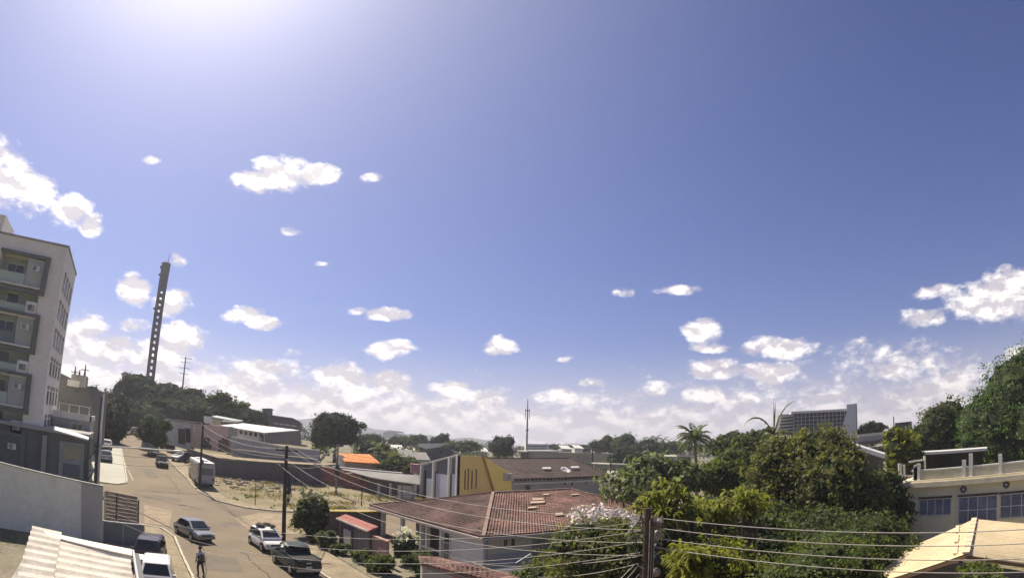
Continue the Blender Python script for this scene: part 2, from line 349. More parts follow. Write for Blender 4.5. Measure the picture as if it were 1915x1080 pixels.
# ------------------------------------------------------------------ ground
def sheet(name, xs, ys, dz, m, kind='structure', parent=None):
    xs = np.asarray(xs, float); ys = np.asarray(ys, float); X, Y = np.meshgrid(xs, ys); Z = hz(X, Y) + dz
    mb = MB(); mb.v = list(zip(X.ravel().tolist(), Y.ravel().tolist(), Z.ravel().tolist())); nx = len(xs)
    mb.f = [(j*nx+i, j*nx+i+1, (j+1)*nx+i+1, (j+1)*nx+i) for j in range(len(ys)-1) for i in range(nx-1)]
    return obj(name, mb, m, parent, kind=kind, smooth=True)
def patch(name, poly, dz, m, step=1.5, th=0.0, kind='structure', parent=None, **k):
    """terrain-following polygon sheet: strips across x, cut by the polygon"""
    poly = [tuple(p[:2]) for p in poly]; mb = MB()
    def inside_row(y):
        xs = []
        n = len(poly)
        for i in range(n):
            (x0, y0), (x1, y1) = poly[i], poly[(i+1) % n]
            if (y0 <= y < y1) or (y1 <= y < y0): xs.append(x0 + (y-y0)/(y1-y0)*(x1-x0))
        return sorted(xs)
    ys = sorted(set([p[1] for p in poly])); Ys = []
    for a, b in zip(ys, ys[1:]):
        n = max(1, int(math.ceil((b-a)/step))); Ys += [(a + (b-a)*i/n, a + (b-a)*(i+1)/n) for i in range(n)]
    for a, b in Ys:
        e = (b-a)*1e-4; A = inside_row(a+e); B = inside_row(b-e)
        for k0 in range(0, min(len(A), len(B)) - 1, 2):
            n = max(1, int(max(A[k0+1]-A[k0], B[k0+1]-B[k0])/step/2))
            for i in range(n):
                q = [(A[k0]+(A[k0+1]-A[k0])*i/n, a), (A[k0]+(A[k0+1]-A[k0])*(i+1)/n, a), (B[k0]+(B[k0+1]-B[k0])*(i+1)/n, b), (B[k0]+(B[k0+1]-B[k0])*i/n, b)]
                v = [(x, y, H(x, y)+dz) for x, y in q]
                if th: mb.hexa([(x, y, z-th) for x, y, z in v], v)
                else: mb.add(v, [(0, 1, 2, 3)])
    return obj(name, mb, m, parent, kind=kind, **k)
def graded(a, b, fine, lim):
    out = [a]; x = a
    while x < b:
        d = abs(x) if abs(x) > lim else 0
        x += fine + max(0, abs(x)-lim)*.12; out.append(min(x, b))
    return out
gx = sorted(set([round(v, 3) for v in np.arange(-40, 150.1, 2)] + [-40 - 4*1.25**k for k in range(28)] + [150 + 5*1.25**k for k in range(28)]))
gy = sorted(set([round(v, 3) for v in np.arange(-30, 180.1, 2)] + [-30 - 4*1.25**k for k in range(28)] + [180 + 5*1.25**k for k in range(28)]))
sheet('ground', gx, gy, 0.0, EARTH)
# the street (x 0..9), widening at the crossing
street = [(4.35, -20), (12.3, -20), (12.3, 42), (16, 45.5), (60, 47.5), (60, 57.5), (15.5, 58), (12.7, 59), (10.2, 62), (9.0, 67), (8.5, 76), (7.0, 100), (4.2, 112), (3.6, 154), (3.6, 300),
          (0, 300), (0, 154), (0.2, 104), (1.0, 70), (0.9, 67.8), (-0.2, 66.2), (-40, 65.6), (-40, 48.5), (1.6, 48.5), (3.6, 47.6), (4.2, 45)]
patch('road', street, .03, ASPH, 1.5)
# sand washed over the crossing, painted centre line fragments
for pl in ([(11, 47.5), (19, 48.5), (20, 56), (14, 57.2), (10.5, 54)], [(2.2, 49), (4.2, 48.6), (5.0, 55), (2.5, 57)]):
    patch('sand_drift', pl, .042, mat('washed_sand', (.30, .235, .155), .95, .3, .9, .6, (.20, .155, .11), fine=12), 1.2)
for a, b in ((70.5, 78), (80, 88), (90, 103)):
    patch('road_marking', [(1.65-(a-70)*.07, a), (1.80-(a-70)*.07, a), (1.80-(b-70)*.07, b), (1.65-(b-70)*.07, b)], .046, mat('worn_line_paint', (.42, .37, .27), .8, .3, 3, .6, (.2, .16, .12)), 1.5)
patch('road_marking', [(8.6, 28), (8.75, 28), (8.75, 34.2), (8.6, 34.2)], .046, MATS['worn_line_paint'], 1.5)
patch('pavement', [(-.9, -20), (4.1, -20), (4.1, 45), (3.3, 47.2), (1.5, 48.2), (-.9, 48.2)], .11, DIRT, 1.5, .1)
patch('pavement', [(-9, 66.4), (-.3, 66.4), (.75, 67.9), (.85, 70), (.05, 104), (-.2, 154), (-9, 154)], .12, mat('pale_concrete_apron', (.44, .43, .36), .9, .1, .5, .3, (.33, .31, .26)), 1.5, .12)
patch('pavement', [(12.55, -20), (15.0, -20), (15.0, 43), (16.4, 45.2), (14.9, 44.9), (12.55, 42.2)], .11, DIRT, 1.5, .1)
patch('pavement', [(12.9, 59.3), (15.7, 58.3), (60, 57.8), (60, 59.8), (16, 60.2), (13.9, 61), (11.8, 64), (11.2, 70), (10.6, 76), (9.2, 100), (7.4, 112), (6.8, 154), (3.9, 154), (4.5, 112), (7.3, 100), (8.8, 76), (9.3, 67.2), (10.45, 62.2)], .11, DIRT, 1.5, .1)
patch('vacant_lot', [(13.5, 61.5), (16, 60.2), (60, 59.8), (44, 68), (37.5, 70), (28, 79), (14, 80.5), (10.7, 79), (11.3, 70), (12, 64.3)], .04, LOT, 2)
patch('courtyard', [(15.2, 20), (22, 20), (22, 44.5), (16.6, 45.2), (15.2, 43)], .04, mat('yard_dirt', (.22, .19, .13), .95, .3, .5, .5, (.08, .10, .05)), 2)
for pl in ([(5.2, 36), (7.6, 35.6), (7.9, 39.5), (5.4, 39.9)], [(2.6, 60.5), (6.2, 60), (6.5, 62), (2.8, 62.6)], [(3.4, 74), (5.0, 74), (4.6, 81), (3.2, 81)], [(8.8, 50), (10.6, 50.4), (10.2, 52), (8.9, 51.6)]):
    patch('road_patch', pl, .038, mat('patched_asphalt', (.15, .122, .09), .9, .2, .6, .4, (.20, .16, .11), bump=.3, fine=40), 1.5)
crk = random.Random(12)
for x0, y0, x1, y1 in ((10.6, 57.2, 12.0, 46.5), (4.6, 30, 6.3, 44), (1.5, 62, 8.2, 57), (6.8, 66, 6.2, 78), (2.0, 64.5, 9.5, 65.4), (9.0, 33, 8.7, 41)):
    P_ = []; n_ = 14
    for i in range(n_+1): u_ = i/n_; P_.append((x0+(x1-x0)*u_+crk.uniform(-.15, .15), y0+(y1-y0)*u_+crk.uniform(-.15, .15)))
    cb = MB()
    for (xa, ya), (xb, yb) in zip(P_, P_[1:]):
        dx, dy = yb-ya, -(xb-xa); L_ = math.hypot(dx, dy) or 1; dx, dy = dx/L_*.035, dy/L_*.035
        cb.add([(xa-dx, ya-dy, H(xa, ya)+.047), (xa+dx, ya+dy, H(xa, ya)+.047), (xb+dx, yb+dy, H(xb, yb)+.047), (xb-dx, yb-dy, H(xb, yb)+.047)], [(0, 1, 2, 3)])
    obj('road_crack', cb, mat('tarred_crack', (.07, .06, .05), .9, .2, 3), kind='structure')
cb = MB(); cb.cyl(6.3, 58.5, H(6.3, 58.5)+.0, H(6.3, 58.5)+.05, .38, n=18); tag(obj('manhole_cover', cb, mat('iron_cover', (.06, .05, .045), .7, .3, 6)), 'round dark manhole cover in the middle of the junction', 'manhole cover')
# kerbs: single stones where they can be told apart
KR = random.Random(3)
kst = {}
def kerb(pts, wd=.16, h=.14, seg=1.0, parent_label=''):
    root = None
    P = [Vector((x, y, H(x, y))) for x, y in pts]; n_done = 0
    root = empty('kerb', P[0]); root['kind'] = 'structure'
    for a, b in zip(P, P[1:]):
        n = max(1, round((b-a).length/seg))
        for i in range(n):
            p = a + (b-a)*(i/n); q = a + (b-a)*((i+1)/n - .02/max(.1, (b-a).length)); j = (KR.random()-.5)*.03
            p = Vector((p.x, p.y, H(p.x, p.y))); q = Vector((q.x, q.y, H(q.x, q.y)))
            mb = MB(); mb.bar(p + Vector((j, 0, h/2-.02+j*.5)), q + Vector((j, 0, h/2-.02+j*.5)), wd, h+.04); obj('kerb_stone', mb, KERB, root)
    return root
kerb([(4.25, 24), (4.25, 44.8), (3.5, 47.3), (1.6, 48.3), (-1, 48.35)])
kerb([(-9, 66.25), (-.2, 66.3), (.85, 67.8), (.98, 70), (.15, 104)])
kerb([(9.05, 68), (9.05, 67.2), (10.3, 62), (12.8, 59.15), (15.6, 58.15), (30, 57.9), (60, 57.65)])
kerb([(8.9, 69), (8.65, 76), (7.15, 100)])
kerb([(12.42, 30), (12.42, 42.1), (14.9, 44.85), (16.2, 45.4)])

# ------------------------------------------------------------------ building helpers
ROT = {'-y': 0.0, '-x': -math.pi/2, '+x': math.pi/2, '+y': math.pi}
def face_pts(f, c, pts):
    """local (u right, d outward, z up) on a wall facing f, around c"""
    a = ROT[f]; ca, sa = math.cos(a), math.sin(a); out = []
    for u, d, z in pts: out.append((c[0] + u*ca + d*sa, c[1] + u*sa - d*ca, c[2] + z))
    return out
def fbox(mb, f, c, u0, u1, d0, d1, z0, z1):
    p = face_pts(f, c, [(u0,-d0*-1,z0),(u1,d0,z0),(u1,d1,z0),(u0,d1,z0),(u0,d0,z1),(u1,d0,z1),(u1,d1,z1),(u0,d1,z1)])
    return mb.add(p, [(3,2,1,0),(4,5,6,7),(0,1,5,4),(1,2,6,5),(2,3,7,6),(3,0,4,7)][::1])
def window(parent, f, c, wd, h, nx=2, nz_=1, fm=None, gm=None, name='window', t=.06, sill=False, proud=.05):
    """frame ring on a wall facing f; c = centre of the opening on the wall plane; panes are sub-parts"""
    fm = fm or WMETAL; gm = gm or GLS; mb = MB()
    fbox(mb, f, c, -wd/2-t, wd/2+t, .0, proud, h/2, h/2+t); fbox(mb, f, c, -wd/2-t, wd/2+t, .0, proud, -h/2-t, -h/2)
    fbox(mb, f, c, -wd/2-t, -wd/2, .0, proud-.003, -h/2, h/2); fbox(mb, f, c, wd/2, wd/2+t, .0, proud-.003, -h/2, h/2)
    for i in range(1, nx): u = -wd/2 + wd*i/nx; fbox(mb, f, c, u-t*.4, u+t*.4, .0, proud-.006, -h/2, h/2)
    for i in range(1, nz_): z = -h/2 + h*i/nz_; fbox(mb, f, c, -wd/2, wd/2, .0, proud-.009, z-t*.4, z+t*.4)
    if sill: fbox(mb, f, c, -wd/2-t-.05, wd/2+t+.05, 0, proud+.08, -h/2-t-.05, -h/2-t-.001)
    o = obj(name, mb, fm, parent)
    for i in range(nx):
        for j in range(nz_):
            g = MB(); u0 = -wd/2 + wd*i/nx + t*.4; u1 = -wd/2 + wd*(i+1)/nx - t*.4; z0 = -h/2 + h*j/nz_ + t*.4; z1 = -h/2 + h*(j+1)/nz_ - t*.4
            fbox(g, f, c, u0, u1, .002, proud*.45, z0, z1); obj('pane', g, gm, o)
    return o
def acbox(parent, f, c, wd=.85, h=.6, d=.35, m=None):
    mb = MB(); fbox(mb, f, c, -wd/2, wd/2, .0, d, -h/2, h/2); o = obj('air_conditioner', mb, m or WMETAL, parent)
    g = MB()
    for i in range(5): z = -h*.32 + h*.16*i; fbox(g, f, c, -wd*.38, wd*.12, d, d+.02, z-.02, z+.03)
    obj('grille', g, DMETAL, o); return o
def slope_roof(parent, quad, m, name='roof', th=.12, label=None):
    """solid slab whose top face is quad"""
    q = [Vector(p) for p in quad]; mb = MB(); n = (q[1]-q[0]).cross(q[2]-q[0]).normalized()
    if n.z < 0: q.reverse(); n = -n
    mb.prism([p - n*th for p in q], n*th); return obj(name, mb, m, parent, label=label)
def tile_slope(parent, e0, e1, r0, r1, m, cw=.25, ch=.42, lift=.05, name='roof_tiles', rr=None):
    """courses of curved clay tiles over the slope e0-e1 (eave) to r0-r1 (ridge); real relief, joined"""
    e0, e1, r0, r1 = map(Vector, (e0, e1, r0, r1)); rr = rr or random.Random(5)
    n = (e1-e0).cross(r0-e0).normalized()
    if n.z < 0: n = -n
    L = max((r0-e0).length, (r1-e1).length); nr = max(2, int(L/ch)); mb = MB()
    for j in range(nr):
        a = j/nr; b = (j+1.12)/nr
        A0, A1 = e0.lerp(r0, a), e1.lerp(r1, a); B0, B1 = e0.lerp(r0, min(1, b)), e1.lerp(r1, min(1, b))
        nc = max(1, int((A1-A0).length/cw))
        for i in range(nc):
            u, v = i/nc, (i+1)/nc; jz = lift + rr.random()*.035; jx = (rr.random()-.5)*.03
            w0, w1 = A0.lerp(A1, u), A0.lerp(A1, v); x0, x1 = B0.lerp(B1, u), B0.lerp(B1, v)
            wm_, xm = (w0+w1)/2, (x0+x1)/2
            k = len(mb.v)
            mb.v += [tuple(w0 + n*(jz-.03)), tuple(wm_ + n*(jz+.02+rr.random()*.02)), tuple(w1 + n*(jz-.03)), tuple(x1 + n*.004), tuple(xm + n*.06), tuple(x0 + n*.004)]
            mb.f += [(k, k+1, k+4, k+5), (k+1, k+2, k+3, k+4)]
    return obj(name, mb, m, parent, kind='stuff')
def corrugated(mb, a, b, c, d, pitch=.18, amp=.03, n_per=2, th=0):
    """wavy sheet: a->b is across the ribs at the low end, d->c at the high end"""
    a, b, c, d = map(Vector, (a, b, c, d)); n = (b-a).cross(d-a).normalized()
    if n.z < 0: n = -n
    N_ = max(2, int((b-a).length/pitch*n_per)); k = len(mb.v)
    for i in range(N_+1):
        u = i/N_; z = amp if (i % n_per) == 0 else -amp
        if n_per > 2: z = amp*math.cos(2*math.pi*i/n_per)
        mb.v += [tuple(a.lerp(b, u) + n*z), tuple(d.lerp(c, u) + n*z)]
    mb.f += [(k+2*i, k+2*i+2, k+2*i+3, k+2*i+1) for i in range(N_)]
    return mb

# ------------------------------------------------------------------ vegetation helpers
def leaves(lobes, n, size, seed=0, clump=.22, aspect=.55, perc=22, droop=0.0, rosette=False, shell=.35, flat=1.0):
    """positions of leaf quads on the lumpy shells of ellipsoid lobes, gathered in clumps"""
    g = np.random.default_rng(seed); Lb = np.array(lobes, float)
    ar = (Lb[:,3]*Lb[:,4] + Lb[:,3]*Lb[:,5] + Lb[:,4]*Lb[:,5]); K = max(3, n//perc)
    li = g.choice(len(Lb), K, p=ar/ar.sum()); d = g.normal(size=(K, 3)); d[:,2] += .25; d /= np.linalg.norm(d, axis=1)[:,None]
    rf = 1 - shell*g.random(K)**1.7; bump = 1 + .10*np.sin(d[:,0]*7+li) * np.cos(d[:,1]*6+li*2) + g.normal(0, .05, K)
    cc = Lb[li,:3] + d*Lb[li,3:6]*(rf*bump)[:,None]
    ci = g.integers(0, K, n); rc = clump*np.cbrt(Lb[li[ci],3]*Lb[li[ci],4]*Lb[li[ci],5])
    od = d[ci]
    off = g.normal(size=(n, 3))*.55; off[:,2] *= .7*flat
    if rosette:
        dr = g.normal(size=(n, 3)); dr[:,2] = np.abs(dr[:,2])*.35 - droop; dr /= np.linalg.norm(dr, axis=1)[:,None]
        s = size*(.7+.6*g.random(n)); base = cc[ci]; tip = base + dr*s[:,None]
        side = np.cross(dr, np.array([0, 0, 1.])); side /= np.linalg.norm(side, axis=1)[:,None] + 1e-6
        mid = base + dr*(s*.55)[:,None]; mid[:,2] += s*.10
        wd = (s*aspect*.5)[:,None]; tip[:,2] -= s*.25
        V = np.stack([base, mid - side*wd, tip, mid + side*wd], 1)
    else:
        c = cc[ci] + off*rc[:,None]
        nn = od + g.normal(size=(n, 3))*.75; nn[:,2] += .35; nn /= np.linalg.norm(nn, axis=1)[:,None]
        t = np.cross(nn, g.normal(size=(n, 3))); t /= np.linalg.norm(t, axis=1)[:,None] + 1e-6; b = np.cross(nn, t)
        s = (size*(.55+.8*g.random(n)))[:,None]; t = t*s; b = b*s*aspect
        V = np.stack([c - t*.5, c - b*.5 + t*.08, c + t*.5, c + b*.5 + t*.08], 1)
    up = np.clip(.5 + .25*od[:,2], 0, 1)*0
    sh = np.clip(.45*g.random(K)[ci] + .55*g.random(n) + up, 0, 1)
    return V, sh
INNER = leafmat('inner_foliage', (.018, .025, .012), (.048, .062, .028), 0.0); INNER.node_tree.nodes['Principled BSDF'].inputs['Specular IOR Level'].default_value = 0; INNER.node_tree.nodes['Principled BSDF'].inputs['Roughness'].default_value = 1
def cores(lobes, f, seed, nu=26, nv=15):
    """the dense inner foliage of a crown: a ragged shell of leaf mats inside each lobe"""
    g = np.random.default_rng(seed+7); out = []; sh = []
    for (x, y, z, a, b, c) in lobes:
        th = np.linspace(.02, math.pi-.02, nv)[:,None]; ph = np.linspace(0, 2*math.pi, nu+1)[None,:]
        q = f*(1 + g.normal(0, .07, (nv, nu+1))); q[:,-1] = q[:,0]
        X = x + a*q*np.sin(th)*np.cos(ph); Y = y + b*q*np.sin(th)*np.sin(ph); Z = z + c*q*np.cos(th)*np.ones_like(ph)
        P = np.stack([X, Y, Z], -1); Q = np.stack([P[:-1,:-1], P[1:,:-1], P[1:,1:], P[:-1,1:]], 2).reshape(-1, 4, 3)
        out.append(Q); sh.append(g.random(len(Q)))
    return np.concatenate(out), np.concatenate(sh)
def tree(name, base, lobes, n, size, lm, label, cat='tree', trunk_r=.2, group=None, seed=0, limbs=True, bark=None, extra=None, core=.72, **k):
    """lobes are world ellipsoids (x, y, z, rx, ry, rz)"""
    base = Vector(base); root = empty(name, base, 0, label, cat, group); rr = random.Random(seed+99)
    top = sum((l[2] for l in lobes))/len(lobes); mb = MB(); cx = sum(l[0] for l in lobes)/len(lobes); cy = sum(l[1] for l in lobes)/len(lobes)
    fork = base.lerp(Vector((cx, cy, top)), .5); fork += Vector((rr.uniform(-.2, .2), rr.uniform(-.2, .2), 0))
    mb.tube([base - Vector((0, 0, .2)), base.lerp(fork, .5) + Vector((rr.uniform(-.1, .1), rr.uniform(-.1, .1), 0)), fork], [trunk_r*1.3, trunk_r, trunk_r*.8], 8)
    if limbs:
        for l in lobes[:7]:
            c = Vector(l[:3]); mid = fork.lerp(c, .5) + Vector((rr.uniform(-.3, .3), rr.uniform(-.3, .3), .1*abs(l[5])))
            mb.tube([fork - Vector((0, 0, .1)), mid, c], [trunk_r*.6, trunk_r*.4, trunk_r*.15], 6)
            for q in range(3):
                e = c + Vector((rr.uniform(-1, 1)*l[3]*.7, rr.uniform(-1, 1)*l[4]*.7, rr.uniform(-.2, .8)*l[5]))
                mb.tube([mid, mid.lerp(e, .6), e], [trunk_r*.3, trunk_r*.2, trunk_r*.06], 5)
    obj('trunk', mb, bark or BARK, root)
    V, sh = leaves(lobes, n, size, seed, **k)
    mi = None
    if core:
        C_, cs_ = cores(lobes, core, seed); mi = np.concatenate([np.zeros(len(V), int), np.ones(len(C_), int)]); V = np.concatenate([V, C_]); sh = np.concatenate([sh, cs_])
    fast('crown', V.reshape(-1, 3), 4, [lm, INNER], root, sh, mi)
    if extra: extra(root)
    return root
def auto_lobes(c, r, n, seed, spread=.62, lo=.38, hi=.6):
    """n smaller ellipsoids packed in the ellipsoid c, r"""
    g = random.Random(seed); out = [(c[0], c[1], c[2], r[0]*.66, r[1]*.66, r[2]*.72)]
    for i in range(n):
        a = g.uniform(0, 2*math.pi); zz = g.uniform(-.75, .85); q = math.sqrt(max(0, 1-zz*zz)); s = g.uniform(lo, hi)
        out.append((c[0]+math.cos(a)*q*r[0]*spread, c[1]+math.sin(a)*q*r[1]*spread, c[2]+zz*r[2]*spread, r[0]*s, r[1]*s, r[2]*s))
    return out
def grown(name, px, py, r, rad, lm, label, n=6000, size=.35, gz=None, seed=0, nl=8, base=None, trunk_r=.22, **k):
    """tree whose crown centre is seen at px, py from r metres away"""
    c = at(px, py, r); bz = H(c.x, c.y) if gz is None else gz
    return tree(name, base or (c.x, c.y, bz), auto_lobes(c, rad, nl, seed), n, size, lm, label, trunk_r=trunk_r, seed=seed, **k)
def frond(g, base, az, el, length, droop, V, S, MBr, w=.5, nl=26, leafw=.06):
    """palm frond: an arching rachis with leaflets on both sides"""
    p = Vector(base); d = Vector((math.cos(az)*math.cos(el), math.sin(az)*math.cos(el), math.sin(el))); pts = [p.copy()]; seg = length/10
    for i in range(10):
        d = (d + Vector((0, 0, -droop*(.3+i*.11)))).normalized(); p = p + d*seg; pts.append(p.copy())
    MBr.tube(pts, [.05*(1-i/11)+.008 for i in range(11)], 5)
    for i in range(nl):
        t = (i+1.2)/(nl+1)*10; k = min(9, int(t)); q = pts[k].lerp(pts[k+1], t-k); dd = (pts[k+1]-pts[k]).normalized()
        sd = dd.cross(Vector((0, 0, 1))).normalized(); prof = math.sin(math.pi*min(1, .15+t/11.5))
        for sg in (-1, 1):
            tip = q + (sd*sg*.85 + dd*.55 + Vector((0, 0, -.25-g.random()*.35)))*w*prof; m_ = q.lerp(tip, .45) + Vector((0, 0, .04))
            ww = dd*leafw
            V += [q, m_ - ww, tip, m_ + ww]; S.append(.25+.75*g.random())
def palm(name, base, top, nf, flen, lm, label, seed=0, droop=.16, w=.6, els=(-.1, 1.3), tr=.16, leafw=.06, group=None, nl=26):
    g = random.Random(seed); base = Vector(base); top = Vector(top); root = empty(name, base, 0, label, 'palm tree', group)
    mb = MB(); mid = base.lerp(top, .5) + Vector((.15, .1, 0)); mb.tube([base - Vector((0, 0, .2)), mid, top], [tr*1.3, tr, tr*.8], 9)
    obj('trunk', mb, PBARK, root)
    rb = MB(); V = []; S = []
    for i in range(nf):
        frond(g, top, 2*math.pi*i/nf*2.618+g.random()*.4, els[0] + (els[1]-els[0])*((i*.618) % 1), flen*(.85+.3*g.random()), droop, V, S, rb, w, nl, leafw)
    obj('frond_stem', rb, leafstem, root)
    fast('fronds', [tuple(v) for v in V], 4, lm, root, S); return root
leafstem = mat('frond_stem', (.14, .16, .06), .7, .2, 4)
# ================================================================== LEFT SIDE
# apartment block: front facade at y = 63.4 facing the camera, flank at x = -8.4
b = empty('apartment_building', (-19, 70, H(-10, 66)), 0, 'tall pale grey apartment block with stacked balconies at the left edge', 'building')
z0 = 1.4; zt = 24.3
m = MB(); m.box(-34, -8.4, 65.4, 76.4, z0, zt); obj('wall', m, APT, b)
m = MB(); m.box(-10.55, -8.4, 63.4, 65.397, z0, zt)
m.box(-34, -15.65, 63.4, 65.397, 22.85, zt); m.box(-15.65, -10.55, 63.4, 65.397, 22.85, zt)
m.box(-17.4, -15.65, 63.4, 65.397, z0, 22.85); m.box(-34, -22.6, 63.4, 65.397, z0, 22.85)
obj('facade_wall', m, APT, b)
m = MB(); m.box(-34.1, -8.3, 63.3, 76.5, zt, zt+.22); obj('roof_coping', m, GREY, b)
m = MB(); m.box(-23.5, -16.9, 66, 72, zt+.22, zt+2.5); m.box(-23.6, -16.8, 65.9, 72.1, zt+2.5, zt+2.62); obj('water_tank_tower', m, APT, b)
for f_ in range(7):
    zb = 19.55 - 2.95*f_ if f_ else 19.55
    zb = 19.6 - 2.92*f_
    big = f_ % 2 == 0
    for x0, x1 in ((-15.65, -10.55), (-22.6, -17.4)):
        bw = MB(); bw.box(x0, x1, 65.2, 65.39, zb, zb+2.9); obj('balcony_wall', bw, APTG, b)
        s = MB(); s.box(x0, x1, 63.3 if not big else 63.0, 65.19, zb-.14, zb+.04); obj('balcony_slab', s, SLAB, b)
        if big:
            fr = MB(); fr.box(x0-.05, x1+.55, 62.95, 63.38, zb+2.95, zb+3.25); fr.box(x1+.05, x1+.55, 62.95, 63.38, zb-.35, zb+2.95); fr.box(x0-.05, x1+.55, 62.95, 63.38, zb-.65, zb-.35)
            obj('balcony_frame', fr, APTF, b)
            pn = MB(); pn.box(x1-1.9, x1-.05, 63.42, 65.19, zb+.05, zb+2.88); obj('service_panel', pn, mat('panel_pale', (.42, .43, .38), .8, .06), b)
            acbox(b, '-y', (x1-.9, 63.42, zb+1.9), .9, .55)
            rl = MB(); rl.box(x0+.05, x1-1.95, 63.35, 63.41, zb+.05, zb+1.1); rl.box(x0+.05, x1-1.95, 63.31, 63.45, zb+1.1, zb+1.18); obj('balustrade', rl, BLUEG if f_ % 4 else APTG, b)
            window(b, '-y', (x0+1.6, 65.2, zb+1.25), 1.9, 2.1, 2, 1)
        else:
            pn = MB(); pn.box(x1-1.2, x1-.02, 63.2, 65.19, zb+.05, zb+1.5); obj('service_box', pn, WHITE, b)
            acbox(b, '-y', (x1-.6, 63.2, zb+.9), .8, .6, .1, GREY)
            window(b, '-y', (x0+1.9, 65.2, zb+1.15), 1.3, 2.1, 1, 1, fm=SLAB)
            rl = MB(); rl.box(x0+.05, x1-1.25, 63.32, 63.37, zb+.05, zb+1.0); rl.box(x0+.05, x1-1.25, 63.29, 63.41, zb+1.0, zb+1.07); obj('balustrade', rl, APTG, b)
    for k, yy in enumerate((65.6, 68.3, 71.0, 73.9)):
        window(b, '+x', (-8.4, yy, zb+1.35), 1.15, 1.25, 2, 1, fm=GREY, sill=True)
        sp = MB(); fbox(sp, '+x', (-8.4, yy, zb+2.35), -.62, .62, 0, .10, -.18, .18); obj('window_hood', sp, mat('hood_taupe', (.30, .27, .24), .85, .1), b)

# shop at the foot of the block
b = empty('corner_shop', (-7, 66.5, H(-7, 66)), 0, 'low dark grey shop with a white awning at the foot of the apartment block', 'shop')
zs = H(-5, 66)
m = MB(); m.box(-24, -3.4, 63.2, 70, zs-.3, 6.0); obj('wall', m, mat('shop_shade_grey', (.13, .145, .14), .85, .2, .5, .5, (.08, .10, .08), streak=True), b)
m = MB(); m.box(-24.2, -3.2, 62.6, 70.2, 6.0, 6.35); obj('roof', m, GREY, b)
m = MB(); m.prism([(-7.0, 61.9, 6.2), (-3.3, 61.9, 5.75), (-3.3, 62.6, 6.05), (-7.0, 62.6, 6.5)], (0, 0, .14)); obj('awning', m, ROOFW, b)
m = MB(); m.box(-6.35, -3.75, 63.0, 63.19, 1.9, 5.3); obj('shop_front', m, mat('shop_front_grey', (.30, .31, .31), .7, .1), b)
window(b, '-y', (-5.0, 63.0, 4.35), 1.9, 1.4, 1, 1, fm=mat('shop_frame', (.26, .27, .28), .6, .1))
m = MB(); m.box(-5.9, -4.1, 62.93, 62.99, 2.0, 3.2); obj('door', m, mat('shutter_grey', (.13, .14, .15), .6, .1), b)
m = MB(); m.box(-8.2, -7.7, 62.8, 63.19, 1.6, 5.6); obj('pilaster', m, GREY, b)
m = MB()
for i in range(16): x = -3.4 - i*.0; m.box(-3.28+.0, -3.2, 63.4+i*.42, 63.6+i*.42, 1.8, 5.6)
obj('side_shutter', m, BLUEG, b)
# house with roof terrace behind the shop
b = empty('terrace_house', (-5.5, 74, H(-5, 74)), 0, 'grey two-storey house with a planted roof terrace beside the apartment block', 'house')
m = MB(); m.box(-8.2, -3.7, 70.6, 80, 2, 7.4); obj('wall', m, GREY, b)
m = MB(); m.box(-8.25, -3.6, 70.5, 70.7, 7.4, 8.1); m.box(-3.8, -3.6, 70.5, 80, 7.4, 8.0); obj('parapet', m, SLAB, b)
for i in range(4): m = MB(); m.box(-7.6+i*1.2, -7.5+i*1.2, 70.8, 70.9, 7.4, 8.9); obj('pergola_post', m, WHITE, b)
m = MB(); m.box(-7.9, -3.8, 70.75, 70.95, 8.9, 9.0); obj('pergola_beam', m, WHITE, b)
window(b, '-y', (-5.2, 70.6, 6.5), 1.2, .9, 2)

# white boundary wall
b = empty('boundary_wall', (-8, 41.6, H(-8, 41)), 0, 'long smooth pale boundary wall in the left foreground', 'wall')
m = MB(); m.prism([(-16, 41.5, -.2), (-2.55, 41.5, -.2), (-2.55, 41.5, 4.12), (-16, 41.5, 5.05)], (0, .22, 0)); obj('wall_panel', m, PALE, b)
m = MB(); m.prism([(-2.53, 41.47, -.2), (-1.05, 41.47, -.2), (-1.05, 41.47, 3.95), (-2.53, 41.47, 4.08)], (0, .28, 0)); obj('end_panel', m, mat('pale_wall_end', (.47, .46, .40), .85, .07, .4, .3, (.36, .35, .3), streak=True), b)
m = MB(); m.prism([(-16, 41.44, 5.05), (-1.03, 41.44, 3.98), (-1.03, 41.44, 4.05), (-16, 41.44, 5.12)], (0, .34, 0)); obj('coping', m, GREY, b)
# barred fence and sheet gate
b = empty('street_fence', (.3, 46, H(0, 46)), 0, 'brown barred street fence beyond the end of the pale wall', 'fence')
for i, (x, y, h) in enumerate(((-1.0, 45.2, 2.9), (-.1, 45.8, 2.75), (1.5, 46.9, 2.2), (1.62, 47.3, 2.3))):
    m = MB(); m.box(x-.06, x+.06, y-.06, y+.06, 0, h + .3); obj('post', m, DMETAL if i % 2 else GREY, b)
for j in range(9):
    z = .75 + j*.27; m = MB(); m.bar((-1.0, 45.2, z+.25), (1.5, 46.9, z-.15), .05, .235); obj('slat', m, mat('fence_taupe', (.27, .22, .19), .8, .2, 2), b)
b = empty('sheet_gate', (.5, 41, H(0, 41)), 0, 'blue-grey sheet metal gate with a pale frame beside the pale wall', 'gate')
m = MB(); m.box(-1.0, 1.8, 40.98, 41.02, .15, 1.78); obj('gate_sheet', m, BLUEG, b)
m = MB(); m.box(-1.03, 1.85, 40.94, 41.06, 1.78, 1.86); m.box(-1.03, -.95, 40.94, 41.06, .05, 1.777); m.box(1.77, 1.85, 40.94, 41.06, .05, 1.777); m.box(.36, .42, 40.95, 40.977, .15, 1.7); obj('frame', m, METAL, b)

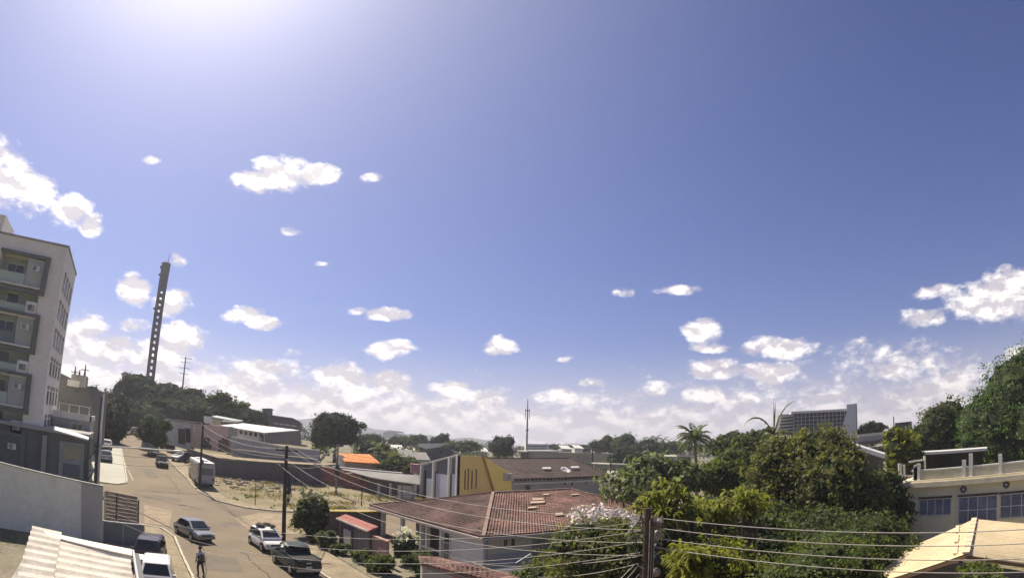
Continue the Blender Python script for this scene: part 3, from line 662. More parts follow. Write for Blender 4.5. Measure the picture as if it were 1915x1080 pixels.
# corrugated lean-to roof in the foreground
b = empty('corrugated_roof_shed', (-1.8, 25.5, H(-2, 25)), 0, 'cream corrugated lean-to roof in the bottom left corner', 'shed')
TL, TR = atz(60, 988, 3.0), atz(240, 1026, 3.0); BL = TL + Vector((.75, -9.5, -.0)); BR = Vector((.6, BL.y, 2.75))
TR = Vector((.55, 27.9, 2.8)); MID = TL.lerp(TR, .32); BM = BL.lerp(BR, .30)
def rib_sheet(p0, p1, q1, q0, i):
    mm = MB(); corrugated(mm, p0, p1, q1, q0, 1.19, .13, 6); mm.prism([p0 - Vector((0,0,.2)), p1 - Vector((0,0,.2)), q1 - Vector((0,0,.2)), q0 - Vector((0,0,.2))], (0, 0, -.03)); obj('roof_sheet', mm, CREAMR, b)
ns = 8
for i in range(ns):
    u0, u1 = i/ns, (i+1)/ns
    a0, a1 = TL.lerp(BL, u0), TL.lerp(BL, u1 + .004); c0, c1 = MID.lerp(BM, u0), MID.lerp(BM, u1 + .004)
    rib_sheet(a0 + Vector((0, 0, .03)), a1, c1 + Vector((0, 0, .06)), c0 + Vector((0, 0, .09)), i)
    if i: 
        d0, d1 = TR.lerp(BR, u0), TR.lerp(BR, u1 + .004)
        rib_sheet(c0 + Vector((0, 0, -.03)), c1 + Vector((0, 0, -.05)), d1, d0 + Vector((0, 0, .02)), i)
m = MB(); m.prism([MID + Vector((-.9, .0, .12)), TR + Vector((.1, .1, .1)), TR.lerp(BR, .16) + Vector((.1, 0, .12)), MID.lerp(BM, .1) + Vector((-.7, 0, .14))], (0, 0, .05)); obj('ridge_flashing', m, mat('flashing_cream', (.74, .66, .54), .7, .06, .6, .3, (.6, .5, .42)), b)
m = MB(); m.bar(TR + Vector((.18, 0, .0)), BR + Vector((.18, 0, .0)), .09, .3); obj('fascia', m, mat('fascia_pale_blue', (.40, .42, .45), .5, .08), b)
m = MB(); m.bar(TR + Vector((.35, -.2, -.15)), BR + Vector((.35, 0, -.15)), .2, .4); obj('gutter', m, DMETAL, b)
m = MB(); m.box(TL.x+.2, .4, BL.y, TL.y-.3, 0, 2.6); obj('wall', m, GREY, b)
# yard slab and things on the far left bottom
m = MB(); m.box(-9, -4.6, 24, 34, .02, 1.0); tag(obj('yard_wall_base', m, mat('mossy_slab', (.20, .17, .12), .95, .3, .6, .6, (.12, .13, .07)), label='mossy brown ledge left of the corrugated roof', cat='ledge'))
m = MB(); m.box(-8.6, -6.4, 30.2, 32.2, 1.004, 1.35); obj('water_trough', m, mat('dark_tarp', (.04, .045, .045), .7, .2), label='dark flat tank on the ledge left of the corrugated roof', cat='tank')

# ================================================================== VEHICLES
def section_loft(secs, m=None):
    """secs: list of rings (same length); closed ends"""
    mb = m or MB(); n = len(secs[0]); k = len(mb.v)
    for r in secs: mb.v += [tuple(p) for p in r]
    for i in range(len(secs)-1): mb.f += [(k+i*n+j, k+i*n+(j+1) % n, k+(i+1)*n+(j+1) % n, k+(i+1)*n+j) for j in range(n)]
    mb.f += [tuple(k+j for j in range(n))[::-1], tuple(k+(len(secs)-1)*n+j for j in range(n))]; return mb
def car(kind, paint, loc, head, label, group, detail=True, name='parked_car', scale=1.0):
    """local frame: +Y is forward"""
    z = H(loc[0], loc[1]) + .035
    root = empty(name, (loc[0], loc[1], z), head, label, 'car' if kind != 'pickup' else 'pickup truck', group); root.scale = (scale,)*3
    P = CARS_[paint]
    if kind == 'hatch': L0, W, HB, HT, cab = 3.9, .82, .88, 1.48, [(-1.85, .95), (-1.45, 1.44), (-.2, 1.49), (.45, 1.42), (1.15, .93)]; wb = 2.45; fo = .68
    elif kind == 'sedan': L0, W, HB, HT, cab = 4.4, .86, .90, 1.46, [(-1.75, .96), (-1.15, 1.40), (-.25, 1.47), (.45, 1.42), (1.25, .93)]; wb = 2.6; fo = .78
    elif kind == 'suv': L0, W, HB, HT, cab = 4.3, .88, 1.02, 1.68, [(-2.0, 1.08), (-1.75, 1.62), (-.3, 1.70), (.5, 1.62), (1.15, 1.07)]; wb = 2.6; fo = .72
    else: L0, W, HB, HT, cab = 5.1, .90, 1.02, 1.72, [(-.95, 1.05), (-.75, 1.62), (-.1, 1.72), (.55, 1.66), (1.2, 1.08)]; wb = 3.0; fo = .82
    h = L0/2
    prof = [(-h, .42, HB*.86, .80), (-h+.12, .30, HB*.98, .94), (-h+.7, .24, HB, 1.0), (-.2, .22, HB, 1.0), (h-1.5, .22, HB*.99, 1.0), (h-.75, .24, HB*.90, .98), (h-.2, .28, HB*.76, .90), (h, .36, HB*.62, .76)]
    if kind == 'pickup': prof = [(-h, .45, HB, .92), (-h+.08, .38, HB+.02, .98), (-h+.7, .32, HB+.02, 1.0), (-.2, .30, HB, 1.0), (h-1.5, .30, HB, 1.0), (h-.75, .32, HB*.95, .98), (h-.15, .36, HB*.86, .92), (h, .45, HB*.72, .82)]
    secs = []
    for y, zb, zt_, ws in prof:
        w_ = W*ws; secs.append([(-w_*.90, y, zb), (-w_, y, zb+.14), (-w_*1.01, y, (zb+zt_)/2), (-w_*.97, y, zt_-.12), (-w_*.84, y, zt_), (w_*.84, y, zt_), (w_*.97, y, zt_-.12), (w_*1.01, y, (zb+zt_)/2), (w_, y, zb+.14), (w_*.90, y, zb)])
    bm_ = section_loft(secs)
    # roof, pillars: a narrow lofted shell over the glass
    cs = []
    for y, zt_ in cab:
        k = (zt_ - HB)/(HT - HB); w_ = W*(.93 - .17*k); cs.append((y, zt_, w_))
    rs = [[(-w_, y, HB-.06), (-w_*1.0, y, HB), (-W*.80 if zt_ > HB+.3 else -w_, y, max(HB+.001, zt_-.06)), (-w_*.88, y, zt_), (w_*.88, y, zt_), (W*.80 if zt_ > HB+.3 else w_, y, max(HB+.001, zt_-.06)), (w_, y, HB), (w_, y, HB-.06)] for y, zt_, w_ in cs]
    o = obj('body', section_loft(rs, bm_), P, root, local=True)
    bev = o.modifiers.new('b', 'BEVEL'); bev.width = .035; bev.segments = 2; bev.limit_method = 'ANGLE'
    # glass: windscreen, rear window, side windows, 1 cm proud of the shell
    (y0, z0_, w0), (y1, z1_, w1), (y2, z2_, w2), (y3, z3_, w3), (y4, z4_, w4) = cs
    def pane(nm, q, nrm):
        n = Vector(nrm).normalized(); g = MB(); g.prism([Vector(p) + n*.006 for p in q], n*.012); obj(nm, g, GLCAR, root, local=True)
    pane('windscreen', [(-w4*.86, y4-.10, z4_+.07), (w4*.86, y4-.10, z4_+.07), (w3*.82, y3+.07, z3_-.035), (-w3*.82, y3+.07, z3_-.035)], (0, z3_-z4_, (y4-y3)))
    pane('rear_window', [(-w0*.84, y0+.07, z0_+.10), (w0*.84, y0+.07, z0_+.10), (w1*.80, y1-.05, z1_-.05), (-w1*.80, y1-.05, z1_-.05)], (0, -(z1_-z0_), (y1-y0)*-1*-1))
    for sg in (-1, 1):
        def sp(y, zz): k = (zz-HB)/(HT-HB); return (sg*(W*(.93-.17*k)+.012), y, zz)
        for ya, yb in (((y1+.02, (y2+y1)/2+.28), ((y2+y1)/2+.38, y3+.30)) if kind != 'pickup' else ((y1+.12, y3+.25),)):
            zt2 = HT-.12; q = [sp(ya-.12, HB+.06), sp(min(yb+.12, y4-.25), HB+.06), sp(min(yb, y3+.02), zt2), sp(ya+.06, zt2)]
            g = MB(); g.prism(q, (sg*.012, 0, 0)); obj('side_window', g, GLCAR, root, local=True)
        for yw in (-h+fo, -h+fo+wb):
            wr = .31 if kind in ('hatch', 'sedan') else .37; x_ = sg*(W-.09)
            arch = MB(); arch.tube([(sg*(W-.18), yw, wr), (sg*(W+.012), yw, wr)], wr+.06, 16)
            obj('wheel_arch', arch, BLACK, root, local=True)
            g = MB(); g.tube([(x_-.09*sg, yw, wr), (x_+.115*sg, yw, wr)], wr, 18); wo_ = obj('wheel', g, BLACK, root, local=True)
            g = MB(); g.tube([(x_+.11*sg, yw, wr), (x_+.130*sg, yw, wr)], wr*.62, 12); obj('rim', g, METAL, wo_, local=True)
        g = MB(); g.box(sg*W*.58, sg*W*.86, h-.16, h-.015 + .0, HB*.60, HB*.76); obj('headlight', g, LAMP, root, local=True)
        g = MB(); g.box(sg*W*.66, sg*W*.90, -h-.012, -h+.08, HB*.66, HB*.88); obj('tail_light', g, RED, root, local=True)
        g = MB(); g.box(sg*(W*.92), sg*(W*.92+.18), y4-.42, y4-.28, HB+.02, HB+.15); obj('mirror', g, P, root, local=True)
    g = MB(); g.box(-W*.84, W*.84, h-.06, h+.035, .30, .48); obj('front_bumper', g, P if kind != 'pickup' else DMETAL, root, local=True)
    g = MB(); g.box(-W*.50, W*.50, h-.04, h+.012, .52, .64); obj('grille', g, DMETAL, root, local=True)
    g = MB(); g.box(-W*.86, W*.86, -h-.05, -h+.06, .36, .54); obj('rear_bumper', g, P if kind != 'pickup' else METAL, root, local=True)
    g = MB(); g.box(-.2, .2, -h-.062, -h-.053, .58, .70) if kind == 'pickup' else g.box(-.2, .2, -h-.062, -h-.052, .40, .52); obj('number_plate', g, LAMP, root, local=True)
    if kind == 'pickup':
        g = MB(); yb0, yb1 = -h+.06, y0-.05
        g.box(-W*.93, W*.93, yb0, yb1, HB+.03, HB+.07); obj('bed_cover', g, BLACK, root, local=True)
        for sg in (-1, 1): g = MB(); g.box(sg*W*.86, sg*W*.99, yb0, yb1, HB+.075, HB+.13); obj('bed_rail', g, P, root, local=True)
        g = MB(); g.box(-W*.84, W*.84, -h-.03, -h+.03, .62, HB+.02); t_ = obj('tailgate', g, P, root, local=True)
        g = MB(); g.box(-.16, .16, -h-.05, -h-.032, .86, .94); obj('handle', g, WMETAL, t_, local=True)
    return root
GK = 'cars parked along the street'
car('sedan', 'silver', (5.75, 45.1), math.pi + .34, 'silver car with a dark windscreen driving down the middle of the junction', None, name='moving_car', scale=.95)
c1 = car('hatch', 'white', (10.75, 42.6), math.pi + .12, 'white hatchback with a roof rack load parked at the foot of the pole', GK, name='parked_car')
# bundle on its roof
g = MB(); rr = random.Random(4)
for i in range(9): g.blob((rr.uniform(-.5, .5), rr.uniform(-1.0, .2), 1.62), (.22, .25, .13), 8, 5, .3, rr)
b_ = obj('roof_bundle', g, mat('brown_canvas', (.09, .07, .05), .9, .3, 3), local=True); b_.location = c1.location; b_.rotation_euler = c1.rotation_euler; tag(b_, 'dark bundle tied on top of the white hatchback', 'bundle')
car('pickup', 'green', (11.1, 36.7), 0.06, 'dark green pickup truck with a covered bed parked behind the white hatchback', GK, name='pickup_truck')
car('suv', 'maroon', (1.9, 36.2), math.pi*.94, 'very dark maroon car parked beyond the corrugated roof', GK)
car('suv', 'white', (2.0, 30.8), math.pi*.97, 'white car at the bottom edge beside the corrugated roof', GK)
FAR = [('hatch','black',(6.0, 85.2),math.pi,'rounded black car seen from behind near the bus'), ('hatch','grey',(5.3, 96.5),math.pi,'grey car second up from the bus'),
       ('sedan','silver',(9.6, 93.5),math.pi*.8,'silver car parked slanted under the street tree'), ('sedan','white',(4.6, 106),math.pi,'pale car parked past the street tree'),
       ('hatch','red',(7.9, 108),math.pi*.7,'small red-brown car behind the street tree trunk'), ('sedan','grey',(2.8, 131),0,'dark car driving away up the hill'),
       ('sedan','white',(-2.2, 98),0,'white car parked on the left pavement beyond the pale pole'), ('hatch','black',(-2.6, 105),0,'black car parked behind the white one on the left'),
       ('sedan','silver',(-2.0, 84),0.1,'silver car parked nearest on the left pavement'), ('hatch','grey',(-3.4, 90),0.1,'grey car parked in the yard on the left pavement'),
       ('suv','black',(3.0, 158),math.pi,'dark car below the white vehicle at the top of the street')]
for k_, p_, l_, h_, lb in FAR: car(k_, p_, l_, h_, lb, 'cars further up the street')
# bus, rear towards the camera
zb_ = H(10.1, 73) + .05
b = empty('bus', (10.15, 74.2, zb_), .0, 'pale bus with a white roof parked with its rear to the camera', 'bus')
BW = mat('bus_body', (.40, .40, .39), .5, .06, .7, .3, (.25, .25, .24)); 
m = MB(); section_loft([[(-.95, y, .35), (-1.03, y, .5), (-1.05, y, 1.6), (-1.0, y, zt2-.12), (-.88, y, zt2), (.88, y, zt2), (1.0, y, zt2-.12), (1.05, y, 1.6), (1.03, y, .5), (.95, y, .35)] for y, zt2 in ((-4.6, 2.50), (-4.5, 2.68), (4.4, 2.68), (4.6, 2.3))], m); obj('body', m, BW, b, local=True)
m = MB(); m.box(-.95, .95, -4.55, 4.4, 2.685, 2.74); m.box(-.5, .5, -2.4, -.8, 2.741, 2.92); m.box(-.5, .5, 1.0, 2.4, 2.741, 2.92); obj('roof', m, mat('bus_roof_white', (.80, .79, .74), .5, .04), b, local=True)
m = MB(); m.prism([(-.84, -4.60, 1.35), (.84, -4.60, 1.35), (.80, -4.575, 2.32), (-.80, -4.575, 2.32)], (0, -.02, 0)); obj('rear_window', m, mat('bus_rear_glass', (.16, .17, .16), .25, .1), b, local=True)
m = MB(); m.box(-.95, .95, -4.68, -4.6, .38, .62); obj('bumper', m, GREY, b, local=True)
for sg in (-1, 1):
    for i in range(6): m = MB(); m.box(sg*1.035, sg*1.06, -4.1+i*1.4, -2.85+i*1.4, 1.45, 2.25); obj('side_window', m, GLCAR, b, local=True)
    m = MB(); m.box(sg*.7, sg*.93, -4.63, -4.6, .75, 1.05); obj('tail_light', m, RED, b, local=True)
    for yw in (-3.0, 2.9): m = MB(); m.tube([(sg*.75, yw, .42), (sg*1.07, yw, .42)], .42, 16); obj('wheel', m, BLACK, b, local=True)
# white lorry far up the street
zl = H(2.6, 190)
b = empty('box_truck', (1.3, 185, zl), 0, 'white box truck standing at the top of the street between the trees', 'truck')
m = MB(); m.box(.2, 2.6, 185, 191, zl+.9, zl+6.2 - 2.4); obj('cargo_box', m, WHITE, b)
m = MB(); m.box(.3, 2.5, 183.2, 184.9, zl+.5, zl+2.7); obj('cab', m, WHITE, b)
for x in (.3, 2.3):
    for y in (184, 189.5): m = MB(); m.tube([(x, y, zl+.45), (x+.3, y, zl+.45)], .45, 12); obj('wheel', m, BLACK, b)

# ================================================================== PERSON walking in the street
def skin(name, pts, edges, rad, m, parent=None, sub=1):
    me = bpy.data.meshes.new(name); me.from_pydata(pts, edges, []); me.materials.append(m)
    o = bpy.data.objects.new(name, me); COL.objects.link(o)
    if parent: o.parent = parent
    sk = o.modifiers.new('skin', 'SKIN'); sk.use_smooth_shade = True
    for i, r_ in enumerate(rad):
        v = me.skin_vertices[0].data[i]; v.radius = (r_, r_*.85) if not isinstance(r_, tuple) else r_; v.use_root = (i == 0)
    ss = o.modifiers.new('sub', 'SUBSURF'); ss.levels = sub; ss.render_levels = sub
    ORG[o.name] = Vector((0, 0, 0)); return o
SKIN = mat('skin_brown', (.16, .085, .055), .6, .08, 5)
pz = H(4.75, 34.3) + .03
pr = empty('person', (4.75, 34.3, pz), .25, 'person in a dark vest over white sleeves walking up the street', 'person')
J = [(0,0,.93),(0,0,1.12),(0,.01,1.32),(0,.01,1.45),(0,.02,1.53),(0,.03,1.64),(0,.02,1.73),
     (-.17,0,1.41),(-.24,-.03,1.14),(-.22,.12,.92),(-.215,.16,.84), (.17,0,1.41),(.25,.0,1.14),(.24,-.08,.90),(.235,-.10,.82),
     (-.10,0,.86),(-.11,.12,.50),(-.11,.02,.10),(-.11,.14,.04), (.10,0,.86),(.12,-.08,.50),(.12,-.26,.14),(.12,-.14,.05)]
Ed = [(0,1),(1,2),(2,3),(3,4),(4,5),(5,6),(3,7),(7,8),(8,9),(9,10),(3,11),(11,12),(12,13),(13,14),(0,15),(15,16),(16,17),(17,18),(0,19),(19,20),(20,21),(21,22)]
Rd = [.15,.135,.155,.10,.06,.095,.07,.07,.048,.036,.03,.07,.048,.036,.03,.095,.062,.042,.035,.095,.062,.042,.035]
skin('body', J, Ed, Rd, SKIN, pr, 2)
ts = [0,1,2,3,7,8,11,12]; mp_ = {j: i for i, j in enumerate(ts)}
skin('shirt', [J[i] for i in ts], [(mp_[a], mp_[b2]) for a, b2 in Ed if a in mp_ and b2 in mp_], [.168,.158,.178,.115,.095,.085,.095,.085], mat('shirt_white', (.60, .60, .58), .85, .06), pr, 2)
skin('vest', [(0,0,.95),(0,0,1.12),(0,.01,1.33),(0,.01,1.42)], [(0,1),(1,2),(2,3)], [.178,.172,.190,.12], mat('vest_dark', (.03, .035, .045), .85, .1), pr, 2)
ls = [0,15,16,17,19,20,21]; mp_ = {j: i for i, j in enumerate(ls)}
skin('trousers', [J[i] for i in ls], [(mp_[a], mp_[b2]) for a, b2 in Ed if a in mp_ and b2 in mp_], [.172,.115,.082,.062,.115,.082,.062], mat('trousers_dark', (.035, .035, .03), .85, .1), pr, 2)
m = MB(); m.blob((0, .01, 1.70), (.10, .115, .095), 12, 8); obj('hair', m, BLACK, pr, local=True, smooth=True)
for sg, y_ in ((-1, .10), (1, -.18)):
    m = MB(); m.blob((sg*.115, y_, .05), (.055, .14, .055), 10, 6); obj('shoe', m, BLACK, pr, local=True, smooth=True)
m = MB(); m.blob((0, .125, 1.635), (.016, .03, .022), 6, 4); obj('nose', m, SKIN, pr, local=True)
for sg in (-1, 1):
    m = MB(); m.blob((sg*.035, .115, 1.665), (.014, .01, .009), 6, 4); obj('eye', m, BLACK, pr, local=True)
    m = MB(); m.blob((sg*.097, .02, 1.645), (.014, .025, .035), 6, 4); obj('ear', m, SKIN, pr, local=True)
    hx, hy, hzz = (-.215, .16, .84) if sg < 0 else (.235, -.10, .82)
    for q in range(5):
        m = MB(); dx = (q-1.5)*.018; 
        if q < 4: m.tube([(hx, hy+dx, hzz-.02), (hx+sg*.006, hy+dx*1.1, hzz-.07), (hx-sg*.012, hy+dx, hzz-.105+abs(q-1.5)*.008)], [.0095, .0085, .007], 6)
        else: m.tube([(hx, hy+.02, hzz), (hx-sg*.02, hy+.05, hzz-.03), (hx-sg*.03, hy+.052, hzz-.055)], [.011, .01, .008], 6)
        obj('finger' if q < 4 else 'thumb', m, SKIN, pr, local=True)
m = MB(); m.box(-.12, .12, -.27, -.17, 1.02, 1.34); obj('rucksack', m, mat('rucksack_grey', (.10, .11, .12), .8, .1), label='small grey rucksack on the back of the walking person', cat='rucksack', local=True)
o_ = bpy.data.objects['rucksack']; o_.location = pr.location; o_.rotation_euler = pr.rotation_euler

# ================================================================== FAR LEFT: hill, tower, far roofs
tz = H(9.5, 229)
b = empty('concrete_tower', (9.4, 229.8, tz), 0, 'very tall slender concrete tower pierced by rows of openings above the left hill', 'tower')
CT = mat('tower_concrete', (.085, .085, .09), .9, .2, .15, .5, (.055, .055, .06), streak=True)
cxT, cyT = 9.25, 229.8; HT_ = 66.2
# four corner shafts joined by webs leave openings one can see through
for sx_ in (-1, 1):
    for sy_ in (-1, 1): m = MB(); m.box(cxT+sx_*1.05-.60, cxT+sx_*1.05+.60, cyT+sy_*1.05-.60, cyT+sy_*1.05+.60, 22.5, 57.5); obj('corner_shaft', m, CT, b)
for k in range(15):
    z_ = 22.5 + k*2.36; mm = MB(); mm.box(cxT-1.62, cxT+1.62, cyT-1.62, cyT+1.62, z_, z_+1.0 if k < 14 else 57.5); obj('web', mm, CT, b)
m = MB(); m.box(cxT-1.6, cxT+1.6, cyT-1.6, cyT+1.6, tz, 22.5); obj('base', m, mat('tower_base', (.27, .26, .24), .9, .1), b)
m = MB(); m.cyl(cxT, cyT, 57.5, 66.2, 1.72, 1.78, 16); obj('drum', m, CT, b)
m = MB(); m.tube([(cxT+.6, cyT, 66.2), (cxT+.7, cyT, 70.5)], [.14, .06], 6); m.tube([(cxT-.1, cyT, 66.2), (cxT-.1, cyT, 68)], [.05, .03], 5); obj('antenna', m, DMETAL, b)
for z_ in (48, 61, 64): m = MB(); m.box(cxT-2.3, cxT-1.6, cyT-.4, cyT+.4, z_, z_+.7); obj('antenna_panel', m, DMETAL, b)
b = empty('lattice_mast', (19.1, 199.1, H(19, 199)), 0, 'thin mast with cross arms right of the tall concrete tower', 'mast')
m = MB(); m.tube([(19.1, 199.1, 8), (19.1, 199.1, 29.4)], [.38, .18], 6); obj('pole', m, CONCP, b)
for z_, w_ in ((28.9, 2.6), (27.6, 2.2), (25.7, 2.3), (23.8, 2.0)): m = MB(); m.bar((19.1-w_*.8, 198.9, z_), (19.1+w_*.8, 198.9, z_), .14, .14); obj('cross_arm', m, DMETAL, b)
# house on the hill whose roof shows left of the tower
p0 = at(253, 712, 215); b = empty('hill_house', (p0.x, p0.y, H(p0.x, p0.y)), 0, 'grey gabled roof peeping over the hill trees at the tower foot', 'house')
m = MB(); m.prism([(p0.x-5, p0.y, 18), (p0.x+8, p0.y, 18), (p0.x+8, p0.y, 19.2), (p0.x-4, p0.y, 22.2), (p0.x-5, p0.y, 21.6)], (0, 8, 0)); obj('wall', m, GREY, b)
m = MB(); m.prism([(p0.x-5.4, p0.y-.4, 21.8), (p0.x-4, p0.y-.4, 22.7), (p0.x+9, p0.y-.4, 19.3), (p0.x+9, p0.y-.4, 18.9), (p0.x-4, p0.y-.4, 22.3)], (0, 9, 0)); obj('roof', m, ROOFG, b)
# stepped grey building with aerials at the left skyline
q = at(130, 712, 92); b = empty('stepped_building', (q.x, q.y, H(q.x, q.y)), 0, 'grey flat building with rooftop aerials between the apartment block and the trees', 'building')
a0, a1, a2 = at(112, 705, 88), at(165, 722, 88), at(200, 735, 90)
m = MB(); m.prism([(a0.x-8, a0.y, 4), (a2.x, a2.y, 4), (a2.x, a2.y, a2.z), (a1.x, a1.y, a1.z), (a0.x, a0.y, a0.z+.6), (a0.x-8, a0.y, a0.z+1)], (0, 6, 0)); obj('wall', m, mat('hazy_grey_wall', (.17, .17, .16), .9, .15, .4), b)
r0, r1 = at(134, 698, 86), at(162, 708, 86)
m = MB(); m.box(r0.x, r1.x, r0.y, r0.y+4, r1.z-1.2, r0.z); obj('stair_tower', m, GREY, b)
m = MB(); m.prism([(at(130,712,85.5).x, r0.y-3.4, at(130,712,85.5).z-.7), (at(152,712,85.5).x, r0.y-3.4, at(152,716,85.5).z-.7), (at(152,712,85.5).x, r0.y-3.4, at(152,716,85.5).z+.1), (at(130,712,85.5).x, r0.y-3.4, at(130,712,85.5).z+.1)], (0, .15, 0)); obj('sign_panel', m, SLAB, b)
for px_, zz_ in ((160, 686), (149, 696), (141, 690)): a_ = at(px_, zz_, 87); m = MB(); m.tube([(a_.x, a_.y, r0.z-.6), (a_.x, a_.y, a_.z+.4)], [.22, .06], 6); m.bar((a_.x-.6, a_.y, a_.z-.4), (a_.x+.6, a_.y, a_.z-.4), .1, .1); obj('aerial', m, DMETAL, b)

# low street front: white + peach building on the right of the far street
b = empty('peach_shop_building', (16, 108, H(14, 104)), 0, 'peach and white shop front with garage openings beyond the bus', 'shop')
gz_ = H(13, 100)
def wpoly(name, pts, depth, m_, parent, r): 
    P_ = [at(x, y, r) if not callable(r) else r(x, y) for x, y in pts]; mm = MB(); mm.prism(P_, depth); return obj(name, mm, m_, parent)
# facade plane: from px 310 (x 10.6) to px 500, receding; the wall lies along the line y = 108 - .55*(x-10)
def fac(off=0.0):
    def f_(x, y):
        d = ray(x, y); k = (113.5 - off)/(d.y + .85*d.x); return Vector((d.x*k, d.y*k, CAM_H + d.z*k))
    return f_
wpoly('wall', [(308, 782), (356, 790), (356, 842), (308, 828)], (1.5, 6, 0), WHITE, b, fac())
wpoly('wall', [(356, 788), (432, 798), (432, 846), (404, 843), (356, 836)], (1.5, 6, 0), PEACH, b, fac(.02))
wpoly('wall', [(432, 797), (428, 797), (428, 846), (440, 846), (440, 800)], (1.5, 6, 0), CONC, b, fac(.1))
wpoly('parapet', [(310, 781), (372, 789), (372, 793), (310, 785)], (1.5, 2, 0), GREY, b, fac(.3))
for x0, x1, y0, y1, mm_, nm in ((334, 346, 800, 828, mat('garage_brown', (.10, .065, .045), .8, .2), 'garage_opening'), (348, 356, 800, 826, DMETAL, 'doorway'), (381, 392, 818, 828, DMETAL, 'window'),
                                (376, 395, 829, 836, mat('tyre_arch_dark', (.08, .06, .055), .9, .2), 'archway'), (409, 413, 822, 843, DGREY, 'doorway'), (415, 428, 816, 843, mat('shutter_brown', (.17, .11, .09), .8, .15), 'shutter'), (362, 366, 794, 812, WHITE, 'pilaster')):
    wpoly(nm, [(x0, y0), (x1, y0+(x1-x0)*.12), (x1, y1+(x1-x0)*.14), (x0, y1)], (-.1, -.25, 0), mm_, b, fac(.02))
b = empty('white_block_house', (24, 122, 3), 0, 'small white flat block above the peach shop', 'house')
def rr_(r): return lambda x, y: at(x, y, r)
wpoly('wall', [(381, 777), (398, 779), (398, 796), (381, 793)], (2, 5, 0), WHITE, b, rr_(122)); wpoly('wall', [(398, 780), (425, 785), (425, 800), (398, 796)], (2, 5, 0), SLAB, b, rr_(122.4))
wpoly('roof', [(395, 778), (448, 788), (446, 792), (396, 783)], (2, 6, .4), mat('pale_green_roof', (.36, .42, .38), .6, .1), b, rr_(121))
b = empty('long_white_roof_hall', (30, 110, 3), 0, 'long low hall with a white metal roof and a row of dark windows', 'hall')
def hall(off=0.):
    def f_(x, y):
        d = ray(x, y); k = (118 - off)/(d.y + .45*d.x); return Vector((d.x*k, d.y*k, CAM_H + d.z*k))
    return f_
wpoly('wall', [(427, 797), (495, 808), (495, 828), (480, 828), (427, 812)], (.6, 1.2, 0), SLAB, b, hall())
wpoly('wall', [(495, 809), (560, 806), (562, 832), (495, 828)], (.6, 1.2, 0), mat('taupe_render', (.24, .21, .19), .9, .1), b, hall(.02))
E_ = [hall(.8)(412, 797), hall(.8)(494, 811), hall(-7)(560, 806), hall(-9)(455, 793)]
m = MB(); m.prism(E_, (0, 0, .25)); obj('roof', m, ROOFW, b)
for i in range(7):
    x = 430 + i*9.2; wpoly('window', [(x, 800+i*1.5), (x+4.6, 800.7+i*1.5), (x+4.6, 808+i*1.6), (x, 807.2+i*1.6)], (-.06, -.12, 0), GLS, b, hall(.01))
for x in (485, 490): wpoly('door', [(x, 812), (x+3.2, 812.5), (x+3.2, 826), (x, 825.5)], (-.06, -.12, 0), GLS if x > 487 else METAL, b, hall(.01))
# dark low roof in front of the hall
b = empty('dark_flat_roof_house', (26, 106, 3), 0, 'strip of dark flat roof between the white block and the hall', 'house')
m = MB(); m.prism([at(413, 793, 116), at(445, 794, 116), at(452, 791, 121), at(418, 789, 121)], (0, 0, .5)); obj('roof', m, DGREY, b)
# school-like building with the box tower
b = empty('grey_school_building', (45, 160, 3), 0, 'long grey building with a square tower block on its roof on the skyline', 'building')
SG = mat('slate_render', (.16, .145, .145), .9, .15, .3)
wpoly('wall', [(490, 776), (508, 776), (549, 782), (562, 790), (563, 806), (475, 800), (475, 782)], (3, 8, 0), SG, b, rr_(165))
wpoly('tower_block', [(491, 764), (505, 764), (505, 778), (491, 778)], (2, 5, 0), SG, b, rr_(164)); wpoly('cornice', [(490, 763), (506, 763), (506, 765), (490, 765)], (2.2, 5.2, 0), DGREY, b, rr_(163.6))
wpoly('annex', [(476, 780), (488, 780), (488, 792), (476, 792)], (2, 4, 0), DGREY, b, rr_(162))
wpoly('roof', [(506, 775), (548, 781), (561, 788), (561, 791), (547, 785), (506, 779)], (3, 9, 0), DGREY, b, rr_(164.4))
for i in range(4): wpoly('window_band', [(512+i*11, 789+i*1.6), (521+i*11, 790.3+i*1.6), (521+i*11, 793+i*1.6), (512+i*11, 791.8+i*1.6)], (-.1, -.2, 0), SLAB, b, rr_(164.9))
wpoly('canopy', [(497, 799), (562, 807), (562, 809), (497, 801)], (1, 3, 0), SLAB, b, rr_(140))

# pale sheet wall above the dark retaining wall
b = empty('pale_compound_wall', (30, 96, 2), 0, 'pale grey painted compound wall running above the dark retaining wall', 'wall')
def cw(off=0.):
    def f_(x, y):
        d = ray(x, y); k = (93.5 - off)/(d.y + .22*d.x); return Vector((d.x*k, d.y*k, CAM_H + d.z*k))
    return f_
seg = [433, 455, 478, 503, 535, 560, 598]; topc = [816, 820, 825, 829, 836, 838, 842]; midc = [838, 840, 843, 847, 851, 853, 858]; botc = [850, 859, 861, 862, 863, 865, 866]
PB = mat('pale_blue_panel', (.34, .36, .37), .8, .08, .6, .3, (.25, .26, .26)); PG = mat('pale_grey_panel', (.33, .31, .29), .85, .12, .6, .5, (.22, .2, .18))
for i in range(6):
    wpoly('upper_panel', [(seg[i], topc[i]), (seg[i+1]-.3, topc[i+1]), (seg[i+1]-.3, midc[i+1]), (seg[i], midc[i])], (.06, .3, 0), PB, b, cw(.1))
    wpoly('lower_panel', [(seg[i], midc[i]+1), (seg[i+1]-.3, midc[i+1]+1), (seg[i+1]-.3, botc[i+1]+6), (seg[i], botc[i]+6)], (.06, .4, 0), PG, b, cw(0))
wpoly('coping', [(433, 814.6), (535, 834.4), (598, 840.6), (598, 842.2), (535, 836.2), (433, 816.2)], (.1, .5, 0), WHITE, b, cw(.2))
